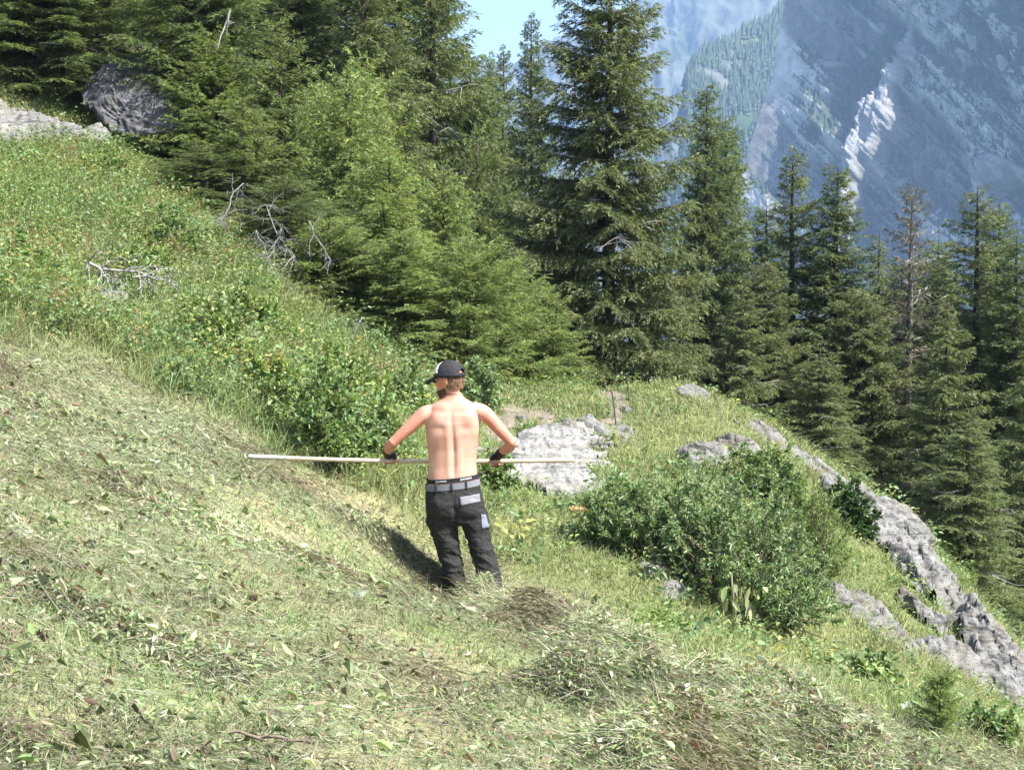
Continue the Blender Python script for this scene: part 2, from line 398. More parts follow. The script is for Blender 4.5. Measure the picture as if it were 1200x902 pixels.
# ------------------------------------------------------------------ conifers
BARK = (.07, .056, .045); GREYWOOD = (.36, .33, .30)
def conifer_meshes(seed, h, r, z0=.03, dens=1., pal=None, slope_lo=-.45, slope_hi=.45, sprig=.085, hang=.55, lean=.0, bare=0., expo=.8, whorl=.30,
                   irregular=.25, trunk_r=None, col_bark=BARK, deadfrac=.0, tw_sp=.10, twmax=.55):
    """-> dict part -> mesh : trunk, branches, crown"""
    g = np.random.default_rng(seed)
    trunk_r = trunk_r or h * .013
    zz = np.linspace(0, h, 14); wob = np.cumsum(g.normal(0, .012 * h / 14, (14, 2)), 0)
    tl = np.concatenate([wob + np.array([[lean, 0]]) * zz[:, None], zz[:, None]], 1); tl[0, :2] = 0; tl[0, 2] = -.6
    V, F, c = tubes([tl], [trunk_r * (1 - zz / h) ** .8 + .008], col_bark, 9)
    parts = {'trunk': np_mesh('trunk', V, F, c * (1 + .2 * g.normal(size=(len(V), 1))), M_bark, True)}
    def axis_at(z): return np.array([np.interp(z, zz, tl[:, 0]), np.interp(z, zz, tl[:, 1]), z])
    lines = []; rads = []; TB = []; TD = []; TL = []; TT = []; deadl = []; deadr = []
    z = z0 * h + .05; ph = 0
    side_gain = 1 + irregular * g.normal(0, 1, 9)
    while z < h * .985:
        t = z / h; nb = int(g.integers(4, 7)) if t < .9 else 4
        for b in range(nb):
            a = ph + b * 2 * np.pi / nb + g.normal(0, .25)
            zz_ = z + g.uniform(-.6, .6) * whorl
            prof = (1 - t) ** expo * min(1, .62 + t * 3.2)
            L = r * prof * g.uniform(.72, 1.12) * np.clip(side_gain[int((a % 6.283) / 6.283 * 8.99)], .6, 1.35) + .10
            if g.random() < irregular * .35: L *= g.uniform(.35, .8)
            rad = np.array([np.cos(a), np.sin(a), 0]); 
            s0 = slope_lo + (slope_hi - slope_lo) * t ** .8 + g.normal(0, .12)
            s = np.linspace(0, 1, 7); zo = L * (s0 * s - .28 * (1 - t) * s * s + .30 * s ** 3 * (1 - .4 * t))
            bend = g.normal(0, .12); perp = np.array([-rad[1], rad[0], 0])
            ln = axis_at(zz_) + rad * (L * s)[:, None] * .97 + perp * (L * bend * s * s)[:, None]; ln[:, 2] += zo
            br = (trunk_r * .22 * (1 - t) + .006) * (1 - s) + .003
            dead = g.random() < deadfrac * (1 - t) ** .5
            if dead:
                deadl.append(ln[:6] if g.random() < .5 else ln); deadr.append(br[:len(deadl[-1])])
                for q in range(int(g.integers(4, 10))):
                    k = int(g.integers(2, 6)); d = norm(rad * .5 + perp * g.choice([-1, 1]) * .8 + np.array([0, 0, g.uniform(-.8, .2)])); l = L * g.uniform(.12, .35)
                    deadl.append(np.stack([ln[k], ln[k] + d * l * .5, ln[k] + d * l + [0, 0, -.12 * l]])); deadr.append(np.array([.007, .005, .003]))
                continue
            lines.append(ln); rads.append(br)
            if g.random() < bare: continue
            nt_ = max(3, int(L / tw_sp * dens))
            ss = np.linspace(.10, 1., nt_) + g.uniform(-.02, .02, nt_); ss = np.clip(ss, .05, 1)
            base = np.stack([np.interp(ss, s, ln[:, k]) for k in range(3)], 1)
            for sd in (-1, 1):
                l = np.minimum(.42 * L + .06, twmax) * (1.06 - ss * .62) * g.uniform(.6, 1.2, nt_)
                d = rad * .62 + perp * sd * (.95 - .35 * ss)[:, None] + np.array([0, 0, .06]) + g.normal(0, .16, (nt_, 3))
                TB.append(base); TD.append(norm(d)); TL.append(l); TT.append(np.full(nt_, t))
            TB.append(ln[-2:-1]); TD.append(norm(ln[-1:] - ln[-2:-1])); TL.append(np.array([np.linalg.norm(ln[-1] - ln[-2]) + .12])); TT.append(np.array([t]))
        ph += 1.1 + g.normal(0, .3); z += whorl * (.55 + .45 * (1 - t)) * g.uniform(.7, 1.25)
    V, F, c = tubes(lines, rads, col_bark, 4)
    if deadl:
        V2, F2, c2 = tubes(deadl, deadr, GREYWOOD, 4)
        V, F, c = np.concatenate([V, V2]), np.concatenate([F, F2 + len(V)]), np.concatenate([c, c2])
    parts['branches'] = np_mesh('branches', V, F, c * (1 + .15 * g.normal(size=(len(V), 1))), M_bark)
    if TB:
        B = np.concatenate(TB); D = np.concatenate(TD); L = np.concatenate(TL); T = np.concatenate(TT)
        if len(B) > 0:
            acc = Acc()
            K = np.maximum(4, np.ceil(L / (sprig * .36)).astype(int)); idx = np.repeat(np.arange(len(B)), K * 2)
            u = g.random(len(idx)) ** .85
            hg = hang * (1 - .6 * T[idx]) * (.6 + .8 * g.random(len(B)))[idx]
            p = B[idx] + D[idx] * (L[idx] * u)[:, None]; p[:, 2] -= hg * L[idx] * u * u * .9
            tan = D[idx].copy(); tan[:, 2] -= 1.7 * hg * u; tan = norm(tan)
            d = norm(tan + g.normal(0, .42, p.shape))
            n = norm(g.normal(0, 1, p.shape) + [0, 0, .8])
            twc = g.normal(0, .16, len(B))[idx]
            pl = np.asarray(pal, float); ci = g.choice(len(pl), len(B))[idx]
            col = pl[ci] * (1 + twc + g.normal(0, .14, len(idx)))[:, None]
            tip = smooth(.72, 1, u)[:, None]; col = col * (1 - tip * .3) + tip * .3 * np.array([.19, .215, .075])
            V, F, cc = diamonds(p, d, n, sprig * g.uniform(.7, 1.35, len(idx)), sprig * .21 * g.uniform(.7, 1.4, len(idx)), np.clip(col, .006, .5), .45)
            parts['crown'] = np_mesh('crown', V, F, cc, M_needle)
    return parts

OLIVE = [(0.145, 0.175, 0.068), (0.12, 0.155, 0.062), (0.16, 0.175, 0.075), (0.11, 0.145, 0.062), (0.145, 0.165, 0.075)]
DARK = [(0.095, 0.14, 0.056), (0.115, 0.16, 0.062), (0.085, 0.125, 0.055), (0.135, 0.16, 0.065)]
FRESH = [(0.195, 0.265, 0.08), (0.225, 0.285, 0.09), (0.165, 0.235, 0.075), (0.24, 0.28, 0.095)]
MID = [(0.16, 0.22, 0.072), (0.185, 0.24, 0.08), (0.14, 0.2, 0.068), (0.2, 0.235, 0.085)]
KIND = {
 'old': conifer_meshes(11, 16, 2.6, .03, 1.5, OLIVE, -.55, .35, .105, .95, deadfrac=.10, expo=.62, irregular=.22, whorl=.30, twmax=.75),
 'slim': conifer_meshes(12, 15, 2.0, .02, 1.5, DARK + OLIVE[:2], -.40, .45, .10, .6, deadfrac=.03, expo=.78, irregular=.2, whorl=.29, twmax=.7),
 'open': conifer_meshes(13, 15, 2.2, .05, 1.45, OLIVE + DARK[:1], -.45, .35, .10, .75, deadfrac=.08, expo=.74, irregular=.4, whorl=.38, twmax=.75),
 'dark': conifer_meshes(14, 15, 2.3, .02, 1.5, DARK + MID[:2], -.40, .4, .10, .7, deadfrac=.08, expo=.62, irregular=.25, whorl=.29, twmax=.75),
 'fir': conifer_meshes(15, 6.5, 1.75, .0, 1.5, MID + FRESH[:2], -.15, .6, .085, .35, expo=.72, irregular=.22, whorl=.26, deadfrac=.01),
 'young': conifer_meshes(16, 6, 1.7, .0, 1.5, FRESH, -.12, .65, .085, .3, expo=.72, irregular=.25, whorl=.25),
 'rough': conifer_meshes(17, 6.5, 2.0, .02, 1.4, DARK + OLIVE[:2], -.3, .4, .085, .5, expo=.6, irregular=.4, whorl=.3, deadfrac=.22),
 'snag': conifer_meshes(18, 13, 1.9, .06, .7, [(.135, .118, .10), (.115, .10, .085), (.11, .115, .07)], -.3, .5, .09, .5, bare=.3, expo=.7, irregular=.35, whorl=.30, deadfrac=.62, col_bark=(.13, .11, .095)),
 'sapling': conifer_meshes(19, 1.0, .36, .05, 1., FRESH[:3], .05, .7, .045, .2, expo=.8, irregular=.2, whorl=.09, trunk_r=.012, tw_sp=.035, twmax=.16),
}
KIND['fir2'] = conifer_meshes(25, 6.5, 1.9, .0, 1.4, MID + OLIVE[:2], -.3, .55, .09, .5, expo=.95, irregular=.42, whorl=.32, deadfrac=.05, twmax=.65)
KIND['young2'] = conifer_meshes(26, 5.5, 1.9, .0, 1.4, FRESH + MID[:1], -.05, .7, .08, .35, expo=.55, irregular=.45, whorl=.27)
KIND['old2'] = conifer_meshes(27, 15, 2.4, .03, 1.4, OLIVE + MID[:1], -.6, .3, .11, 1.0, expo=.8, irregular=.45, whorl=.42, deadfrac=.12, twmax=.8)
HK = {'fir2': (6.5, 1.9), 'young2': (5.5, 1.9), 'old2': (15, 2.4), 'old': (16, 2.6), 'slim': (15, 2.0), 'open': (15, 2.2), 'dark': (15, 2.3), 'fir': (6.5, 1.75), 'young': (6, 1.7), 'rough': (6.5, 2.0), 'snag': (13, 1.7), 'sapling': (1.0, .36)}
def tree(kind, name, px, top_py, d, halfw, label, cat='tree', group=None, rz=None, base_z=None):
    """conifer whose tip stands at photo height top_py, d metres away; halfw = half width of its skirt in photo pixels"""
    tip = P(px, top_py, d); x, y = tip[0], tip[1]
    gz = float(H(x, y)) if base_z is None else base_z
    hh, rr = HK[kind]; sz = (tip[2] - gz) / hh; sr = (1.32 if px > 800 and kind in ('slim', 'open') else 1.12) * halfw / FOC * d / rr
    o = empty(name, (x, y, gz - .1), rng.uniform(0, 6.28) if rz is None else rz); o.scale = (sr, sr, sz)
    tag(o, label, cat, group)
    for pn, me in KIND[kind].items():
        mesh_obj(pn, me, o)
    return o

GR = 'spruces below the ridge'; GL = 'conifers of the wood on the slope'
TREES = [
 ('dark', 'spruce', 10, -120, 33, 120, 'shaded spruce behind the one overhanging the ledge', GL),
 ('fir', 'fir', 75, 10, 32, 80, 'small fir tucked between the ledge and the grey slab', GL),
 ('slim', 'spruce', 897, 235, 38, 80, 'slender spruce between the full leaning one and the close pair', GR),
 ('old2', 'spruce', 1028, 268, 36, 85, 'ragged spruce between the close pair and the half dead one', GR),
 ('dark', 'spruce', 1100, 275, 35, 80, 'leafy spruce between the half dead and the open crowned one', GR),
 ('slim', 'spruce', 1172, 235, 35, 75, 'narrow spruce half hidden behind the open crowned one', GR),
 ('old2', 'spruce', 870, 330, 29, 85, 'broad spruce skirt just over the left end of the ridge', GR),
 ('dark', 'spruce', 470, -150, 40, 120, 'shaded spruce deep in the wood left of the dark old one', GL),
 ('old', 'spruce', 385, -170, 40, 130, 'broad olive spruce deep in the wood behind the bushy fir', GL),
 ('dark', 'spruce', 300, -190, 38, 130, 'spruce deep in the wood between two tall front spruces', GL),
 ('open', 'spruce', 195, -200, 37, 130, 'spruce deep in the wood above the grey slab', GL),
 ('dark', 'spruce', 110, -220, 36, 120, 'spruce rising behind the sunlit ledge', GL),
 ('dark', 'spruce', -30, -220, 31, 120, 'spruce cut by the left edge above the ledge', GL),
 ('fir', 'fir', 130, -20, 33, 90, 'olive fir filling the gap above the grey slab', GL),
 ('fir2', 'fir', 330, 20, 29, 110, 'light green fir high in the middle of the wood', GL),
 ('young', 'fir', 430, 60, 28, 100, 'light green fir below the top edge left of the dark old spruce', GL),
 ('dark', 'spruce', 550, 60, 37, 70, 'shaded spruce under the sky gap', GL),
 ('fir', 'fir', 250, 30, 27, 85, 'dense bluish fir left of the bare thin trunk', GL),
 ('rough', 'fir', 415, 275, 20.8, 70, 'small scrubby fir with grey twigs above the meadow edge', GL),
 ('fir', 'fir', 640, 330, 23, 60, 'small dark fir at the foot of the tallest spruce', GL),
 ('slim', 'spruce', 1165, 330, 33, 90, 'shaded spruce filling the gap behind the open crowned one', GR),
 ('slim', 'spruce', 1060, 300, 37, 90, 'shaded spruce behind the half dead one', GR),
 ('old2', 'spruce', 1140, 480, 21.5, 110, 'lowest spruce just behind the ridge boulders', GR),
 ('old2', 'spruce', 960, 400, 27, 100, 'spruce skirt spreading behind the ridge crest', GR),
 ('old', 'spruce', 712, -70, 29, 128, 'tall olive spruce with drooping branches behind the knoll, its top cut by the frame', GR),
 ('slim', 'spruce', 622, 14, 40, 58, 'slim spruce whose tip stands against the pale sky', GR),
 ('slim', 'spruce', 590, 52, 46, 50, 'distant spruce showing only its tip in the gap left of the slim spruce', GR),
 ('slim', 'spruce', 574, 58, 50, 40, 'faint small spruce tip deepest in the sky gap', GR),
 ('slim', 'spruce', 827, 96, 35, 66, 'dark pointed spruce just right of the tallest spruce', GR),
 ('dark', 'spruce', 852, 128, 37, 70, 'full spruce leaning behind the dark pointed one, cliff foot behind it', GR),
 ('open', 'spruce', 936, 168, 34, 74, 'spruce with layered branches under the pale scree streak, left one of a close pair', GR),
 ('slim', 'spruce', 984, 190, 33, 82, 'spruce with layered branches under the pale scree streak, right one of a close pair', GR),
 ('snag', 'dead_spruce', 1068, 208, 32, 75, 'half dead spruce with bare reddish grey crown against the cliff', GR),
 ('open', 'spruce', 1146, 212, 30, 92, 'open crowned spruce right of the half dead one', GR),
 ('slim', 'spruce', 1190, 272, 29, 80, 'short spruce behind the open crowned one at the right edge', GR),
 ('old2', 'spruce', 1108, 345, 27, 95, 'broad low spruce in front of the half dead one', GR),
 ('old', 'spruce', 1010, 330, 30, 100, 'bushy spruce whose top reaches the waist of the close pair', GR),
 ('old', 'spruce', 895, 300, 32, 80, 'dark spruce filling the gap behind the knoll rocks', GR),
 ('old2', 'spruce', 1215, 400, 24, 95, 'near spruce cut by the right edge above the lowest rocks', GR),
 ('old2', 'spruce', 770, 230, 31, 85, 'shaded spruce on the right flank of the tallest spruce', GR),
 ('dark', 'spruce', 660, 190, 33, 75, 'shaded spruce on the left flank of the tallest spruce', GR),
 ('old2', 'spruce', 508, -110, 33, 105, 'dark old spruce with a visible trunk left of the sky gap', GL),
 ('open', 'spruce', 430, -130, 31, 100, 'tall spruce behind the bright young firs', GL),
 ('slim', 'spruce', 345, -120, 32, 100, 'tall spruce with light green boughs reaching the top edge', GL),
 ('dark', 'spruce', 235, -160, 28, 95, 'old spruce with a bare thin trunk beside the grey slab', GL),
 ('dark', 'spruce', 42, -190, 28.6, 100, 'dark spruce overhanging the sunlit ledge in the top left corner', GL),
 ('rough', 'spruce', 130, -60, 31.5, 70, 'yellowish spruce above the grey slab', GL),
 ('fir2', 'fir', 285, 110, 24.5, 95, 'dense fir above the bleached dead branches', GL),
 ('rough', 'fir', 235, 165, 24, 92, 'scrubby dark fir at the top edge of the herb meadow', GL),
 ('rough', 'fir', 335, 200, 21.6, 95, 'scrubby fir holding bleached dead branches', GL),
 ('young2', 'fir', 405, 90, 26, 95, 'bushy fir in the middle of the wood', GL),
 ('young', 'fir', 455, 165, 23.5, 92, 'bright young fir standing out of the wood', GL),
 ('young2', 'fir', 385, 250, 20.6, 72, 'small bright fir above the meadow edge', GL),
 ('young', 'fir', 520, 190, 25, 80, 'pale green young fir left of the slim spruce', GL),
 ('fir', 'fir', 470, 262, 20.3, 92, 'young fir behind the leafy bushes left of the man', GL),
 ('young2', 'fir', 548, 275, 20.3, 82, 'young fir right behind the man with black cap', GL),
 ('young2', 'fir', 600, 305, 22.5, 70, 'rounded young fir right of the man at the path', GL),
 ('fir2', 'fir', 560, 150, 29, 78, 'shaded fir below the sky gap', GL),
 
]
for k, nm, px, ty, d, hw, lab, grp in TREES:
    tree(k, nm, px, ty, d, hw, lab, 'spruce' if 'spruce' in nm else 'fir', grp)

# ------------------------------------------------------------------ mountains
def loft(rows, nu, nv):
    """rows: (m,n,3) control grid of (px,py,d) -> bilinear refined grid nu x nv of (px,py,d)"""
    G = np.asarray(rows, float); m, n, _ = G.shape
    a = np.linspace(0, m - 1, nv); b = np.linspace(0, n - 1, nu)
    G1 = np.stack([[np.interp(a, np.arange(m), G[:, j, k]) for j in range(n)] for k in range(3)], -1)  # n,nv,3
    return np.stack([[np.interp(b, np.arange(n), G1[:, i, k]) for i in range(nv)] for k in range(3)], -1)  # nv,nu,3
def PV(G):
    u = (G[..., 0] - 600) / FOC; v = (451 - G[..., 1]) / FOC; y = cp + v * sp; z = -sp + v * cp; d = G[..., 2]
    return np.stack([u / y * d, d, z / y * d], -1)
def grid_faces(nv, nu):
    I = np.arange(nv * nu).reshape(nv, nu); return np.stack([I[:-1, :-1], I[:-1, 1:], I[1:, 1:], I[1:, :-1]], -1).reshape(-1, 4)
def grid_normals(W):
    du = np.gradient(W, axis=1); dv = np.gradient(W, axis=0); n = norm(np.cross(du, dv))
    n = np.where((n[..., 1:2] > 0), -n, n); return n
def far_mat(name, scale, bump_d):
    m, nt, out = new_mat(name)
    at = nt.nodes.new('ShaderNodeAttribute'); at.attribute_name = 'Col'
    gmn = nt.nodes.new('ShaderNodeNewGeometry'); n = noise_node(nt, scale, 9, .7, gmn.outputs['Position'])
    r = ramp(nt, [(.3, (.6,) * 3), (.7, (1.35,) * 3)], n.outputs['Fac'])
    c = mixc(nt, at.outputs['Color'], r.outputs[0], 1., 'MULTIPLY')
    b = nt.nodes.new('ShaderNodeBsdfPrincipled'); b.inputs['Roughness'].default_value = .95; b.inputs['Specular IOR Level'].default_value = .1
    nt.links.new(c, b.inputs['Base Color'])
    bp = nt.nodes.new('ShaderNodeBump'); bp.inputs['Strength'].default_value = .8; bp.inputs['Distance'].default_value = bump_d
    nt.links.new(n.outputs['Fac'], bp.inputs['Height']); nt.links.new(bp.outputs[0], b.inputs['Normal'])
    nt.links.new(b.outputs[0], out.inputs[0]); return m
M_cliff = far_mat('cliff_rock', .09, 4.); M_far = far_mat('far_slope', .03, 10.)

FT = []  # far tree points (position, height)
def polyline_mask(px, py, line):
    """line: (px,py,halfwidth)"""
    m = np.zeros_like(px)
    for (ax, ay, aw), (bx, by, bw) in zip(line[:-1], line[1:]):
        dx, dy = bx - ax, by - ay; t = np.clip(((px - ax) * dx + (py - ay) * dy) / (dx * dx + dy * dy), 0, 1)
        d = np.hypot(px - ax - t * dx, py - ay - t * dy); wd = aw + (bw - aw) * t
        m = np.maximum(m, 1 - smooth(.55, 1.15, d / wd))
    return m
# right-hand rock wall
pyr = [-260, -60, 0, 90, 190, 330, 430, 520]
lx = [935, 926, 920, 905, 872, 818, 780, 760]; ld = [1350, 1310, 1300, 1290, 1270, 1240, 1210, 1180]
rows = [[(a + 50, y, d_ + 330), (a + 8, y, d_ + 40), (a, y, d_)] + [(a + (1700 - a) * t, y, d_ + (dr - d_) * t) for t in (.05, .1, .15, .2, .26, .33, .41, 1.)]
        for y, a, d_, dr in zip(pyr, lx, ld, [860, 838, 830, 820, 810, 795, 780, 770])]
G = loft(rows, 620, 540); W = PV(G); Nw = grid_normals(W)
gu = (G[..., 0] - 900) * .8; gv = -G[..., 1] * .8       # metres along and up the wall
q1 = np.stack([(gu * .70 - gv * .71) * .004, (gu * .71 + gv * .70) * .022, np.full_like(gu, 3.3)], -1).reshape(-1, 3)   # ledges dipping to the left
q2 = np.stack([gu * .012, gv * .012, np.full_like(gu, 9.1)], -1).reshape(-1, 3)
q3 = np.stack([gu * .035, gv * .012, np.full_like(gu, 5.1)], -1).reshape(-1, 3)
sh = gu.shape
led = fbm(q1, 5, .55).reshape(sh); big = fbm(q2, 5, .5).reshape(sh); rib = fbm(q3, 6, .6, True).reshape(sh); fine = fbm(q2 * 6, 4, .6).reshape(sh)
scree = polyline_mask(G[..., 0] + 8 * fine, G[..., 1] + 6 * big, [(1110, -60, 10), (1064, 20, 5), (1060, 60, 7), (1038, 108, 14), (1030, 140, 26), (1010, 185, 17), (1003, 215, 6), (997, 262, 5)])
scree = np.maximum(scree, polyline_mask(G[..., 0], G[..., 1], [(1120, -40, 26), (1110, 8, 14)]) * (fine > -.1))
for ln in ([(1140, 192, 3), (1150, 215, 5), (1165, 255, 9)], [(1166, 205, 22), (1200, 212, 12)], [(1178, 70, 4), (1180, 85, 4)], [(970, 75, 7), (984, 72, 4)]):
    scree = np.maximum(scree, .6 * polyline_mask(G[..., 0] + 5 * fine, G[..., 1], ln))
led = np.tanh(led * 3.2) * .42
edge = smooth(0, 90, G[..., 0] - np.interp(G[..., 1], pyr, lx)); sc_ = (1 - .75 * scree) * (.02 + .98 * edge)
crack = fbm(np.stack([(gu * .70 - gv * .71) * .006, (gu * .71 + gv * .70) * .05, np.full_like(gu, 6.3)], -1).reshape(-1, 3), 5, .6, True).reshape(sh); fiss = fbm(np.stack([gu * .07, gv * .016, np.full_like(gu, 2.2)], -1).reshape(-1, 3), 5, .6, True).reshape(sh)
vf = fbm(q2 * 22, 4, .6, True).reshape(sh)
W = W + Nw * (-3.5 * edge * smooth(.25, .6, crack) - 3 * edge * smooth(.3, .65, fiss) + (led * 34 + big * 20 + rib * 6 + fine * 2.) * sc_ + vf * .8 * edge + scree * (np.clip((G[..., 1] - 10) / 240, 0, 1) * 30 + 2 * rib))[..., None]
N2 = grid_normals(W); up = N2[..., 2]
gfor = smooth(1060, 1130, G[..., 0] + 60 * big) * (1 - smooth(60, 120, G[..., 1] - (G[..., 0] - 1100) * .25 + 40 * led))
green = np.clip(smooth(.36, .6, up + .3 * big + .1 * led) * .85 + gfor * smooth(-.15, .2, fine + .3 * led), 0, 1)
green = np.maximum(green, .9 * polyline_mask(G[..., 0] + 14 * fine, G[..., 1] + 14 * big, [(1045, 30, 12), (1015, 85, 14), (975, 140, 16), (955, 170, 9)]))
green = green * (1 - scree)
tone = np.clip(.09 + .29 * smooth(-.25, .25, led + .35 * big) + .05 * rib + .06 * vf + .03 * fine, .03, .6)[..., None]  # strata tones that also paint in shading the flat-lit wall lacks; recesses darker
streak = smooth(.15, .6, fbm(np.stack([gu * .09, gv * .010, np.full_like(gu, 1.1)], -1).reshape(-1, 3), 4).reshape(sh))[..., None]
col = tone * np.array([1.0, .98, .95]) * (1 - .45 * streak)
col = col * (1 - green[..., None]) + np.array([.028, .05, .018]) * (1 + .5 * fine[..., None]) * green[..., None]
col = col * (1 - scree[..., None]) + np.array([.21, .206, .2]) * (1 + .3 * fine[..., None] + .35 * vf[..., None]) * scree[..., None]
cliff = mesh_obj('mountain', np_mesh('mountain', W.reshape(-1, 3), grid_faces(*sh), np.clip(col.reshape(-1, 3), .02, .8), M_cliff, True))
tag(cliff, 'huge blue grey rock wall with a pale scree streak across the valley', 'mountain', kind='structure')
cand = np.nonzero((green.ravel() > .8) & (G[..., 0].ravel() < 1300) & (G[..., 1].ravel() > -80))[0]
sel = rng.choice(cand, min(2600, len(cand)), replace=False); FT += [(W.reshape(-1, 3)[i], rng.uniform(3, 7.5)) for i in sel]

# forested spur in the middle distance
rows = [[(1100, -60, 2300), (925, 0, 2150), (905, 22, 2120), (870, 46, 2080), (826, 64, 2000), (806, 84, 1960), (800, 130, 1940)],
        [(1100, 40, 2200), (925, 60, 2080), (905, 70, 2040), (870, 92, 1990), (826, 106, 1930), (806, 118, 1910), (797, 150, 1910)],
        [(1100, 120, 2100), (930, 130, 1950), (905, 135, 1930), (870, 142, 1900), (828, 150, 1880), (808, 160, 1870), (790, 180, 1880)],
        [(1100, 400, 1700), (940, 400, 1600), (900, 400, 1600), (850, 400, 1580), (800, 400, 1580), (770, 400, 1600), (730, 400, 1640)]]
G = loft(rows, 220, 160); W = PV(G); Nw = grid_normals(W); sh = G.shape[:2]
q = W.reshape(-1, 3) * .006; big = fbm(q, 5).reshape(sh); fine = fbm(q * 6, 4, .6).reshape(sh)
W = W + Nw * (big * 26 + fine * 6)[..., None]; 
rocky = polyline_mask(G[..., 0] + 14 * fine, G[..., 1] + 14 * big, [(822, 92, 9), (850, 95, 20), (876, 72, 14)]) + .8 * polyline_mask(G[..., 0] + 9 * fine, G[..., 1], [(806, 96, 6), (812, 140, 12), (820, 165, 8)])
rocky = np.clip(rocky * smooth(-.2, .3, fine + .3 * big), 0, 1) * .8
mead = polyline_mask(G[..., 0], G[..., 1], [(870, 55, 4), (888, 53, 4)])
col = np.array([.045, .075, .028]) * (1 + .6 * fine[..., None] + .4 * big[..., None])
col = col * (1 - rocky[..., None]) + np.array([.13, .127, .12]) * (1 + .4 * fine[..., None]) * rocky[..., None]
col = col * (1 - mead[..., None]) + np.array([.16, .19, .07]) * mead[..., None]
spur = mesh_obj('mountain', np_mesh('mountain_spur', W.reshape(-1, 3), grid_faces(*sh), np.clip(col.reshape(-1, 3), .01, .8), M_far, True))
tag(spur, 'forested mountain spur with a pale cliff band in the middle distance', 'mountain', kind='structure')
cand = np.nonzero((rocky.ravel() < .3) & (mead.ravel() < .3) & (G[..., 1].ravel() < 240))[0]
sel = rng.choice(cand, min(2600, len(cand)), replace=False); FT += [(W.reshape(-1, 3)[i], rng.uniform(10, 20)) for i in sel]

# farthest slope, fading to blue
rows = [[(1200, -330, 3900), (930, -240, 3700), (860, -140, 3650), (800, -45, 3600), (765, 2, 3550), (735, 30, 3550), (690, 52, 3500), (640, 72, 3500), (590, 84, 3500), (480, 92, 3500), (300, 90, 3500)],
        [(1200, 0, 3500), (930, 0, 3400), (860, 20, 3350), (800, 60, 3300), (765, 85, 3280), (735, 100, 3250), (690, 120, 3250), (640, 130, 3250), (590, 140, 3250), (480, 150, 3250), (300, 150, 3250)],
        [(1200, 420, 2500), (930, 420, 2500), (860, 420, 2500), (800, 420, 2500), (765, 420, 2500), (735, 420, 2500), (690, 420, 2500), (640, 420, 2500), (590, 420, 2500), (480, 420, 2500), (300, 420, 2500)]]
G = loft(rows, 240, 160); W = PV(G); Nw = grid_normals(W); sh = G.shape[:2]
q = W.reshape(-1, 3) * np.array([.006, .003, .003]); big = fbm(q, 6, .55, True).reshape(sh); fine = fbm(q * 5, 4, .6).reshape(sh)
W = W + Nw * (big * 60 + fine * 12)[..., None]
gl = smooth(-.1, .5, big + .6 * fine)[..., None]
col = np.array([.05, .07, .03]) * (1 - gl) + np.array([.10, .11, .085]) * gl
fars = mesh_obj('mountain', np_mesh('mountain_far', W.reshape(-1, 3), grid_faces(*sh), np.clip(col.reshape(-1, 3), .01, .8), M_far, True))
tag(fars, 'farthest mountain slope fading into blue haze', 'mountain', kind='structure')

# the woods on those slopes read as one mass
acc = Acc()
fp = np.array([f[0] for f in FT]); fh = np.array([f[1] for f in FT]); n = len(fp)
for lev, (zb, zt, rr) in enumerate(((-.1, .55, .26), (.25, .8, .19), (.5, 1.05, .11))):
    a = np.linspace(0, 2 * np.pi, 7)[:-1]; k = len(a)
    V = np.empty((n, k + 1, 3)); jit = rng.uniform(.7, 1.3, (n, k))
    V[:, :k, 0] = fp[:, :1] + np.cos(a) * rr * fh[:, None] * jit; V[:, :k, 1] = fp[:, 1:2] + np.sin(a) * rr * fh[:, None] * jit; V[:, :k, 2] = fp[:, 2:3] + (zb * fh)[:, None]
    V[:, k] = fp + np.array([0, 0, 1]) * (zt * fh)[:, None]
    b = np.arange(n)[:, None] * (k + 1)
    F = np.concatenate([b + [i, (i + 1) % k, k, k] for i in range(k)])
    acc.add(V.reshape(-1, 3), F, np.repeat(jitcol((.05, .08, .03), n), k + 1, 0))
VV = np.concatenate(acc.V); FF = np.concatenate(acc.F)[:, :3]
ff = mesh_obj('far_forest', np_mesh('far_forest', VV, FF, np.concatenate(acc.Cc), M_needle)); tag(ff, 'dark conifer woods clinging to the far mountain ledges', 'forest', kind='stuff')

# air
bm = bmesh.new(); bmesh.ops.create_cube(bm, size=1)
me = bpy.data.meshes.new('haze'); bm.to_mesh(me); bm.free()
hz = mesh_obj('haze', me); hz.scale = (6000, 6000, 1300); hz.location = (400, 2300, 480)
tag(hz, 'thin blue mountain haze filling the valley', 'haze', kind='stuff')
m, nt, out = new_mat('haze_air'); v = nt.nodes.new('ShaderNodeVolumePrincipled')
v.inputs['Color'].default_value = (.40, .62, 1, 1); v.inputs['Density'].default_value = .0002; v.inputs['Anisotropy'].default_value = .1
nt.links.new(v.outputs[0], out.inputs['Volume']); me.materials.append(m)
